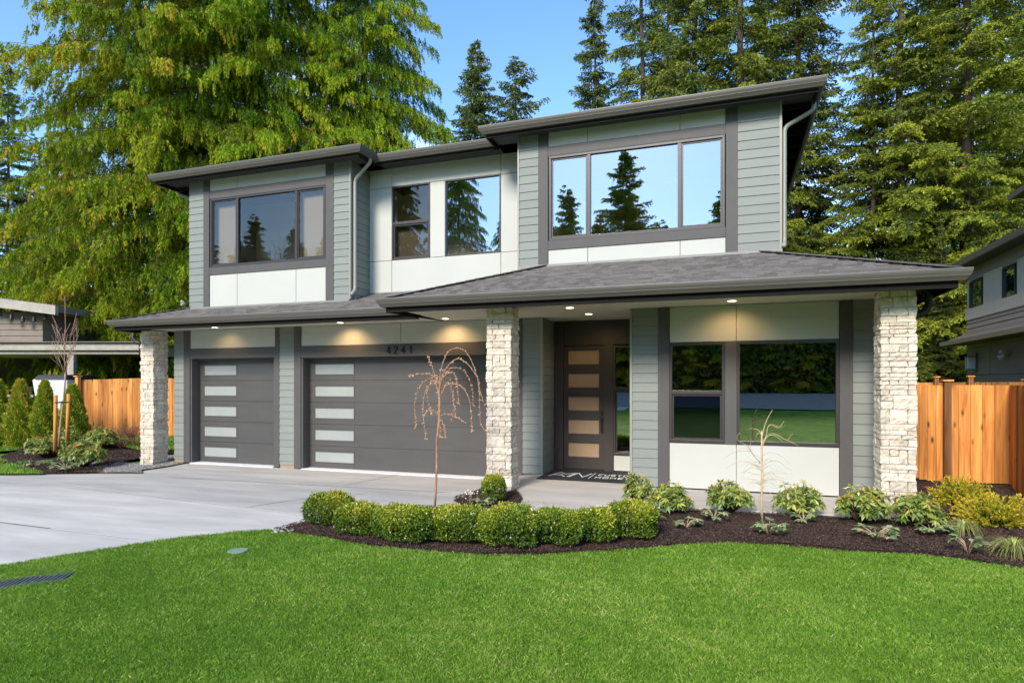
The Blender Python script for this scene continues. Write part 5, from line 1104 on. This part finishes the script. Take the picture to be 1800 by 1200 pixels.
yf = yat(1700, NX); w1 = (yat(1727,NX), yat(1705,NX)); w2 = (yat(1786,NX), yat(1763,NX)); wz0, wz1 = zat(1727,537,NX), zat(1727,488,NX)
zb0, zb1 = 3.82, 4.18
b = MB()
for (a, c) in ((6.0,8.5),(8.5,11.0),(11.0,13.5),(13.5,w2[0]-0.05),(w2[1]+0.05,(w1[0]+w2[1])/2),((w1[0]+w2[1])/2,w1[0]-0.05),(w1[1]+0.05,yf)): wallp(b, a, c, zb1, 5.15)
b.build('wall_panel', NM['wl'], NH)
b = MB()
for (a, c) in ((w2[0]-0.05,w2[1]+0.05),(w1[0]-0.05,w1[1]+0.05)): wallp(b, a, c, zb1, wz0-0.03); 
for (a, c) in ((6.0,8.5),(8.5,11.0),(11.0,13.5),(13.5,w2[0]-0.05),(w2[0]-0.05,w2[1]+0.05),(w2[1]+0.05,w1[0]-0.05),(w1[0]-0.05,w1[1]+0.05),(w1[1]+0.05,yf)): wallp(b, a, c, 5.15 if not (a in (w1[0]-0.05, w2[0]-0.05)) else wz1+0.03, 5.62)
b.build('wall_panel', NM['w'], NH)
MB().box(NX-0.04,NX+0.1,6.0,yf+0.05,zb0,zb1).build('belt_trim', NM['belt'], NH)
b = MB()
for k in range(6): b.hexa([(NX-0.02,6.0,2.9+k*0.16),(NX+0.1,6.0,2.9+k*0.16),(NX+0.1,yf,2.9+k*0.16),(NX-0.02,yf,2.9+k*0.16),(NX+0.0,6.0,3.055+k*0.16),(NX+0.1,6.0,3.055+k*0.16),(NX+0.1,yf,3.055+k*0.16),(NX+0.0,yf,3.055+k*0.16)], 0.5)
b.build('lap_siding', NM['w'], NH)
b = MB()
for (a, c) in ((6,9),(9,12),(12,15),(15,18),(18,yat(1740,NX)),(yat(1740,NX),yf)):
    for (z0, z1) in ((-0.4,2.0),(2.0,2.9)): wallp(b, a, c, z0, z1)
b.build('wall_panel', NM['dk'], NH)
MB().box(NX+0.11,15,6.0,yf-0.02,-0.4,5.6).build('house_body', NM['dk'], NH)
for (a, c) in (w1, w2):
    f = MB(); f.box(NX-0.03,NX+0.06,a,a+0.05,wz0,wz1).box(NX-0.03,NX+0.06,c-0.05,c,wz0,wz1).box(NX-0.03,NX+0.06,a+0.05,c-0.05,wz1-0.05,wz1).box(NX-0.03,NX+0.06,a+0.05,c-0.05,wz0,wz0+0.05); fo = f.build('window', M['winframe'], NH)
    MB().add([(NX+0.02,a+0.05,wz0+0.05),(NX+0.02,c-0.05,wz0+0.05),(NX+0.02,c-0.05,wz1-0.05),(NX+0.02,a+0.05,wz1-0.05)], [(0,1,2,3)]).build('pane', NM['glass'], fo)
    MB().box(NX+0.07,NX+0.09,a+0.2*(c-a),c-0.05,wz0+0.05,wz1-0.05).build('curtain', NM['green'], fo)
# eaves
def eave(x, y0, y1, z, rise, m):
    MB().hexa([(x+0.1,y0,z),(x+2.5,y0,z),(x+2.5,y1,z),(x+0.1,y1,z),(x+0.1,y0,z+0.14),(x+2.5,y0,z+0.14+rise),(x+2.5,y1-2,z+0.14+rise),(x+0.1,y1,z+0.14)]).build('roof', m, NH)
    MB().hexa([(x+0.04,y0,z-0.02),(x+0.1,y0,z-0.02),(x+0.1,y1,z-0.02),(x+0.04,y1,z-0.02),(x,y0,z+0.13),(x+0.1,y0,z+0.13),(x+0.1,y1,z+0.13),(x,y1,z+0.13)]).build('gutter', NM['gt'], NH)
eave(6.9, 6.0, yf+0.35, 5.50, 0.9, M['roofdark'])
MB().hexa([(6.9,6.0,3.0),(NX,6.0,3.0),(NX,yf+0.3,3.0),(6.9,yf+0.35,3.0),(6.9,6.0,3.12),(NX,6.0,3.42),(NX,yf-0.3,3.42),(6.9,yf+0.35,3.12)]).build('pent_roof', M['shingle'], NH)
MB().box(6.82,6.9,6.0,yf+0.4,3.0,3.13).box(6.82,NX,yf+0.36,yf+0.42,3.0,3.13).build('gutter', NM['gt'], NH)
MB().box(9.6,15,6.0,25.0,5.6,8.0).build('upper_wall', NM['dk'], NH); eave(9.0, 6.0, 25.6, 8.02, 0.8, M['roofdark'])
lx, ly, lz = NX-0.12, yat(1716,NX), zat(1716,648,NX)
lm = MB().box(NX-0.05,NX,ly-0.12,ly+0.12,lz-0.1,lz+0.52).build('wall_lantern', M['lip'], NH)
MB().box(NX-0.26,NX-0.06,ly-0.13,ly+0.13,lz+0.0,lz+0.36).build('lantern_glass', M['white'], lm)
MB().box(NX-0.28,NX-0.05,ly-0.15,ly+0.15,lz+0.36,lz+0.40).box(NX-0.28,NX-0.05,ly-0.15,ly+0.15,lz-0.04,lz).box(NX-0.275,NX-0.25,ly-0.02,ly+0.02,lz,lz+0.36).build('lantern_cage', M['lip'], lm)
ly, lz = yat(1772,NX), zat(1772,624,NX)
sec = MB().tube([(NX-0.02,ly,lz),(NX-0.12,ly,lz+0.03)], 0.05, 10).tube([(NX-0.1,ly-0.03,lz+0.05),(NX-0.2,ly-0.05,lz+0.10)], [0.05,0.07], 10).tube([(NX-0.1,ly+0.03,lz-0.02),(NX-0.2,ly+0.05,lz-0.08)], [0.05,0.07], 10); sec.build('security_light', M['white'], NH)
# grey house far behind the fence, right
x0_, y0_, _ = atd(1600,700,34); 
o = thing('distant_house', 'grey brown house glimpsed between the stone column and the neighbouring house', 'house', (x0_, y0_, -0.3)); x1_, y1_, _ = atd(1700,700,34)
for k in range(18): pass
b = MB()
for k in range(16): b.hexa([(x0_,y0_-0.02,-0.3+k*0.18),(x1_,y1_-0.02,-0.3+k*0.18),(x1_,y1_+6,-0.3+k*0.18),(x0_,y0_+6,-0.3+k*0.18),(x0_,y0_,-0.125+k*0.18),(x1_,y1_,-0.125+k*0.18),(x1_,y1_+6,-0.125+k*0.18),(x0_,y0_+6,-0.125+k*0.18)])
b.build('lap_siding', NM['wl'], o)
MB().hexa([(x0_-0.5,y0_-0.5,2.6),(x1_+0.5,y1_-0.5,2.6),(x1_+0.5,y1_+6,2.6),(x0_-0.5,y0_+6,2.6),(x0_-0.5,y0_-0.5,2.75),(x1_+0.5,y1_-0.5,2.75),(x1_+0.5,y1_+6,5.2),(x0_-0.5,y0_+6,5.2)]).build('roof', M['lip'], o)
MB().hexa([tuple(atd(1629,v,33.9)) for v in (0,)]*0+[atd(1627,683,33.8),atd(1631,683,33.8),atd(1631,683,33.9),atd(1627,683,33.9),atd(1627,652,33.8),atd(1631,652,33.8),atd(1631,652,33.9),atd(1627,652,33.9)]).build('downspout', M['white'], o)

# ------------------------------------------------------------------ neighbouring house and carport, left (turned to face the drive)
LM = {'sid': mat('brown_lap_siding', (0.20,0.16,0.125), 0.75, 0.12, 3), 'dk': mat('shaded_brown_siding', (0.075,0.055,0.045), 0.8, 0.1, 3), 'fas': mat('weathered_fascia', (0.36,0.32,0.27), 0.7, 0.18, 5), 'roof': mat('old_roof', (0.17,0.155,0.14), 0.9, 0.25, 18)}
LH = thing('neighbour_house', 'low brown house with a flat carport at the left edge', 'house', atd(0,755,24))
def hx(u0, u1, vb, vt, d0, d1, sc=True):    # a box in the neighbour's own axes: across (r), depth (d), height from the pixel rows at d0
    z0, z1 = CAMH-(vb-CYP)/FPX*d0, CAMH-(vt-CYP)/FPX*d0; r0, r1 = (u0-CXP)/FPX*d0, (u1-CXP)/FPX*d0
    P_ = lambda r, d, z: (r*CS-d*SN, d*CS+r*SN, z)
    return [P_(r0,d0,z0),P_(r1,d0,z0),P_(r1,d1,z0),P_(r0,d1,z0),P_(r0,d0,z1),P_(r1,d0,z1),P_(r1,d1,z1),P_(r0,d1,z1)]
MB().hexa(hx(-260,244,615,602,20.2,20.3)).build('carport_fascia', LM['fas'], LH)
MB().hexa(hx(-260,244,601.5,600,20.1,24.5)).build('carport_roof', LM['roof'], LH)
MB().hexa(hx(-260,244,622,603,20.31,24.3)).build('carport_ceiling', LM['fas'], LH)
b = MB(); N_ = 11
def lap(u0, u1, vb, vt, d, n, m, dd=0.3):
    b = MB()
    for k in range(n):
        va, vc = vb+(vt-vb)*k/n, vb+(vt-vb)*(k+1)/n; p = hx(u0,u1,va,vc,d,d+dd); q_ = hx(u0,u1,va,vc,d-0.025,d+dd); p[0], p[1] = q_[0], q_[1]; b.hexa(p, rnd.random())
    return b.build('lap_siding', m, LH)
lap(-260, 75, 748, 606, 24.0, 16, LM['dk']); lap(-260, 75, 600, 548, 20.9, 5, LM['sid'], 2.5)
lap(166, 320, 740, 618, 24.0, 13, LM['sid'])
for (u0, u1, d) in ((118,129,20.35),(93,99,23.5)): MB().hexa(hx(u0,u1,757,615,d,d+0.18)).build('carport_post', LM['fas'] if d < 21 else LM['dk'], LH)
for (u0, u1) in ((155,166),(184,192)): MB().hexa(hx(u0,u1,745,617,23.7,23.95)).build('wall_post', LM['sid'], LH)
p = hx(-300,97,553,537,20.3,20.45); 
for i_ in (0,3,4,7): p[i_] = (p[i_][0], p[i_][1], p[i_][2]+0.95)
MB().hexa(p).build('roof_fascia', LM['fas'], LH)
p = hx(-300,97,548,536,20.46,23.6)
for i_ in (0,3,4,7): p[i_] = (p[i_][0], p[i_][1], p[i_][2]+0.95)
MB().hexa(p).build('roof', LM['roof'], LH)
# pale gable shed behind carport
GH = thing('gable_shed', 'pale shed gable peeking over the carport roof beside the left stone column', 'shed', atd(230,740,28)); 
P_ = [atd(183,600,25),atd(275,600,25),atd(275,596,25),atd(236,573,25),atd(183,597,25)]; P2_ = [atd(183,600,27),atd(275,600,27),atd(275,596,27),atd(236,573,27),atd(183,597,27)]
dz_ = lambda p, q_: (q_[0], q_[1], p[2])
P2_ = [dz_(a, c) for a, c in zip(P_, P2_)]
MB().add([(p[0],p[1],p[2]-(4.2 if i in (0,1) else 0)) for i, p in enumerate(P_)]+[(p[0],p[1],p[2]-(4.2 if i in (0,1) else 0)) for i, p in enumerate(P2_)], [(0,1,2,3,4),(9,8,7,6,5),(0,5,6,1),(1,6,7,2),(2,7,8,3),(3,8,9,4),(4,9,5,0)]).build('gable_wall', LM['fas'], GH)
# string of bulbs under the left eave
sw = MB(); cp = [atd(-10+i*10, 540+10*math.sin(i*0.33)+i*1.0, 20.6) for i in range(10)]; sw.tube(cp, 0.008, 4)
o = thing('string_lights', 'dark string of bulbs sagging under the left neighbouring eave', 'string lights', cp[5]); sw.build('cable', M['blackpipe'], o)
for i in (1,3,5,7,9): c = cp[i]; MB().tube([(c[0],c[1],c[2]),(c[0],c[1],c[2]-0.08),(c[0],c[1],c[2]-0.2),(c[0],c[1],c[2]-0.22)], [0.02,0.05,0.06,0.02], 8).build('bulb', M['blackpipe'], o)
# white covered cart
def dbox(u0, u1, v0, v1, d0, d1): return hx(u0, u1, v1, v0, d0, d1)
ct = thing('covered_cart', 'white covered cart with black top parked under the carport', 'cart', atd(85,757,19))
p = dbox(55,118,666,730,19,20.4); 
for i_, s_ in ((0,14),(3,14)): v_ = Vector(p[i_]); w_ = Vector(p[i_+1 if i_ == 0 else 2]); v_ = v_.lerp(w_, 0.12); v_.z += 0.35; p[i_] = tuple(v_)
MB().hexa(p).build('cart_body', M['white'], ct, bevel=0.06)
p = dbox(57,117,658,666.5,18.95,20.45)
for i_ in (4,5,6,7): p[i_] = tuple(Vector(p[i_]).lerp(Vector(p[(i_-4+2)%4+4]), 0.08))
MB().hexa(p).build('cart_top', M['blackpipe'], ct, bevel=0.03)
for u in (62,110):
    c = Vector(atd(u,742,19.2)); e = Vector(atd(u,742,19.5)); MB().tube([c, e], 0.26, 16).build('wheel', M['blackpipe'], ct)
MB().hexa(dbox(62,112,728,735,19.1,20.3)).build('chassis', M['blackpipe'], ct)
# bench with pots
bn = thing('potting_bench', 'grey potting bench under the carport at the left edge', 'bench', atd(0,757,20.8)); MB().hexa(dbox(-60,17,694,697,20.6,21.4)).build('bench_top', LM['fas'], bn)
for u in (-50,14): MB().hexa(dbox(u-1.5,u+1.5,697,757,20.65,20.8)).build('leg', LM['dk'], bn)
def pot(name, label, cat, u, v, d, r, h, m): c = Vector(atd(u, v, d)); o = thing(name, label, cat, tuple(c)); MB().tube([c, c+Vector((0,0,h*0.9)), c+Vector((0,0,h))], [r*0.75, r, r*1.08], 14).build(name+'_body', m, o); return o
po = pot('plant_pot', 'yellow plant pot on the potting bench', 'pot', 10, 694, 20.9, 0.10, 0.18, mat('yellow_glaze', (0.75,0.55,0.03), 0.4, 0.05, 5))
g = np.random.default_rng(2); Pp = np.tile(np.array(atd(10,684,20.9)),(60,1))+g.normal(size=(60,3))*0.03; V, F, T = leaves(Pp-np.array(WLOC[po.name]), g.normal(size=(60,3))+np.array([0,0,1.0]), 0.12, 0.04, g.random(60), seed=2); np_mesh('foliage', V, F, M['thuja'], po, T)
pot('bucket', 'pale grey bucket on the carport floor behind the second arborvitae', 'bucket', 45, 697, 20.9, 0.22, 0.34, M['lip'])
MB().hexa(dbox(30,58,694,698,20.6,21.2)).build('bench_top', LM['fas'], bn)
gc = thing('gas_grill', 'black covered grill beside the left arborvitae', 'grill', atd(8,755,20)); MB().hexa(dbox(2,14,706,752,20,20.5)).build('grill_cover', M['blackpipe'], gc, bevel=0.05); MB().hexa(dbox(4,12,703,706,20.05,20.45)).build('grill_lid', M['blackpipe'], gc)

# ------------------------------------------------------------------ lawn details
x, y, z = at(418, 969, 0.018); vb = thing('valve_box', 'round green irrigation valve cover sunk in the lawn', 'valve cover', (x, y, z))
MB().tube([(x,y,z-0.03),(x,y,z+0.012),(x,y,z+0.018)], [0.105,0.105,0.10], 24).build('lid', mat('green_plastic', (0.16,0.25,0.18), 0.85, 0.15, 12), vb)
c0 = at(60, 1022, 0.03); ed = thing('drain_grate', 'dark ribbed drain grate in the lawn at the lower left', 'drain grate', c0)
b = MB(); A = Vector(at(-70,1040,0.008)); B_ = Vector(at(128,1013,0.008)); L_ = (B_-A).length; d_ = (B_-A)/L_; nn = Vector((-d_.y,d_.x,0))
for i in range(int(L_/0.04)):
    p = A+d_*(i*0.04); dg = (nn*0.13+d_*0.05); c = [p-dg, p-dg+d_*0.018, p+dg+d_*0.018, p+dg]; b.hexa([tuple(v) for v in c]+[(v.x,v.y,v.z+0.02) for v in c])
for s in (-1,1):
    c = [A+nn*s*0.13-nn*0.008, B_+nn*s*0.13-nn*0.008, B_+nn*s*0.13+nn*0.008, A+nn*s*0.13+nn*0.008]; b.hexa([tuple(v) for v in c]+[(v.x,v.y,v.z+0.024) for v in c])
b.build('grate_bars', mat('grate_plastic', (0.10,0.105,0.12), 0.5, 0.2, 20), ed)

# ------------------------------------------------------------------ grass blades, mulch chips, gravel stones
def inpoly(X, Y, poly):
    c = np.zeros(len(X), bool); j = len(poly)-1
    for i in range(len(poly)):
        xi, yi = poly[i][:2]; xj, yj = poly[j][:2]
        with np.errstate(divide='ignore', invalid='ignore'): c ^= ((yi > Y) != (yj > Y)) & (X < (xj-xi)*(Y-yi)/(yj-yi+1e-12)+xi)
        j = i
    return c
Gv = np.vectorize(G)
def inview(X, Y, pad=0.6):
    d = -X*SN+Y*CS; r = X*CS+Y*SN; return (d > 2.4) & (np.abs(r) < d*(900/FPX)+pad)
def grass(poly, dens, hgt, wid, seed, lift, xr, yr, view=True, excl=()):
    g = np.random.default_rng(seed); n = int(dens*(xr[1]-xr[0])*(yr[1]-yr[0])); X = g.uniform(*xr, n); Y = g.uniform(*yr, n); k = inpoly(X, Y, poly)
    if view: k &= inview(X, Y)
    for (ex, ey, er) in excl: k &= (X-ex)**2+((Y-ey))**2 > er*er
    k &= ~((np.abs((X-A.x)*nn.x+(Y-A.y)*nn.y) < 0.095+0.03*np.sin(X*19)) & ((X-A.x)*d_.x+(Y-A.y)*d_.y > -0.05) & ((X-A.x)*d_.x+(Y-A.y)*d_.y < L_))
    X, Y = X[k], Y[k]; n = len(X); Z = Gv(X, Y)+lift
    patch = np.sin(X*1.9+1.5*np.sin(Y*1.3))*np.sin(Y*2.3+1.2*np.sin(X*0.9)); fine = np.sin(X*9.1+2*np.sin(Y*7))*np.sin(Y*11+X*5)
    h = hgt*g.uniform(0.55,1.2,n)*(1+0.12*patch+0.15*fine); a = g.uniform(0,6.283,n)+0.8*fine; ln = np.abs(g.normal(0,0.45,n))*h; w = wid*g.uniform(0.7,1.3,n)
    dx, dy = np.cos(a), np.sin(a); sa = g.uniform(0,6.283,n); sx, sy = np.cos(sa)*w/2, np.sin(sa)*w/2
    V = np.empty((n,4,3)); V[:,0] = np.stack([X-sx,Y-sy,Z],1); V[:,1] = np.stack([X+sx,Y+sy,Z],1)
    V[:,2] = np.stack([X+dx*ln*0.45+sx*0.8,Y+dy*ln*0.45+sy*0.8,Z+h*0.62],1); V[:,3] = np.stack([X+dx*ln*1.2,Y+dy*ln*1.2,Z+h],1)
    F = np.arange(n*4).reshape(n,4)[:, [0,1,2,3]]
    T = 0.48+0.20*g.normal(size=n)+0.10*patch+0.10*fine+0.04*np.sin(X*0.7+Y*0.5)+(g.random(n) < 0.015)*0.5; return V.reshape(-1,3), F, np.repeat(np.clip(T,0,1),4)
vx = (x, y, 0.09)
parts = [grass(lawn, 21000, 0.029, 0.0036, 1, 0.01, (-9,6), (2.2,4.8), excl=[vx]), grass(lawn, 12000, 0.030, 0.0048, 2, 0.01, (-9,6), (4.8,8.6), excl=[vx]),
         grass(ll, 1500, 0.06, 0.010, 3, 0.035, (-26,-11), (6,20)), grass(l2, 1500, 0.06, 0.010, 4, 0.04, (-26,-11), (6,20)), grass(l3, 2200, 0.06, 0.010, 5, 0.09, (-26,-11), (10,20))]
V = np.concatenate([p[0] for p in parts]); T = np.concatenate([p[2] for p in parts]); F = np.arange(len(V)).reshape(-1,4)
tag(np_mesh('grass', V, F, M['grass'], None, T), 'short bright green lawn grass', 'grass', kind='stuff')
def chips(poly, n, xr, yr, lift, seed, size, m, name, label, bumpy):
    g = np.random.default_rng(seed); X = g.uniform(*xr, n); Y = g.uniform(*yr, n); k = inpoly(X, Y, poly) & inview(X, Y, 0.3); X, Y = X[k], Y[k]; n = len(X)
    Z = Gv(X, Y)+lift+bumpy*(0.5+0.5*np.sin(X*3.1+1.3*np.sin(Y*2.3))*np.sin(Y*2.7+X))+0.004; P = np.stack([X,Y,Z],1)
    D = unit(g.normal(size=(n,3))*np.array([1,1,0.35])); U = unit(np.cross(D, g.normal(size=(n,3)))); Nn = np.cross(D, U); L = size*g.uniform(0.4,1.4,n)[:,None]; W = L*g.uniform(0.25,0.6,n)[:,None]
    V = np.empty((n,6,3)); V[:,0] = P-D*L; V[:,1] = P+U*W; V[:,2] = P+D*L; V[:,3] = P-U*W; V[:,4] = P+Nn*W*0.5; V[:,5] = P-Nn*W*0.5
    F0 = np.array([(0,1,4),(1,2,4),(2,3,4),(3,0,4),(1,0,5),(2,1,5),(3,2,5),(0,3,5)]); F = (np.arange(n)[:,None,None]*6+F0[None]).reshape(-1,3)
    o = np_mesh(name, V.reshape(-1,3), F, m, None, np.repeat(g.random(n)**1.6, 6)); tag(o, label, 'ground cover', kind='stuff')
chips(bed, 260000, (-5.6,5.2), (5.9,13.9), 0.02, 1, 0.014, M['chip'], 'bark_mulch', 'dark brown bark mulch spread over the front bed', 0.05)
chips(lb, 90000, (-24,-12), (8.5,19.5), 0.02, 2, 0.026, M['chip'], 'bark_mulch', 'dark brown bark mulch over the left bed', 0.06)
chips(gp, 60000, (-15.5,-11.9), (8.5,13.3), 0.028, 3, 0.018, M['stonechip'], 'gravel', 'grey crushed gravel around the left stone column', 0.0)
# pebbles at the tip of the bed
g = np.random.default_rng(8)
for k in range(1):
    vs = []; b = MB()
    for i in range(26):
        X_, Y_, Z_ = at(rnd.uniform(478,515), rnd.uniform(929,937), 0.02); r_ = rnd.uniform(0.012,0.03); b.tube([(X_-r_,Y_,Z_),(X_-r_*0.5,Y_,Z_+r_*0.3),(X_+r_*0.5,Y_,Z_+r_*0.3),(X_+r_,Y_,Z_)], [r_*0.3,r_*0.7,r_*0.7,r_*0.3], 6, rnd.random())
    tag(b.build('pebbles', M['stonechip'], None, True), 'scatter of grey pebbles where the bed meets the driveway', 'pebbles', kind='stuff')
print('objects', len(bpy.data.objects))
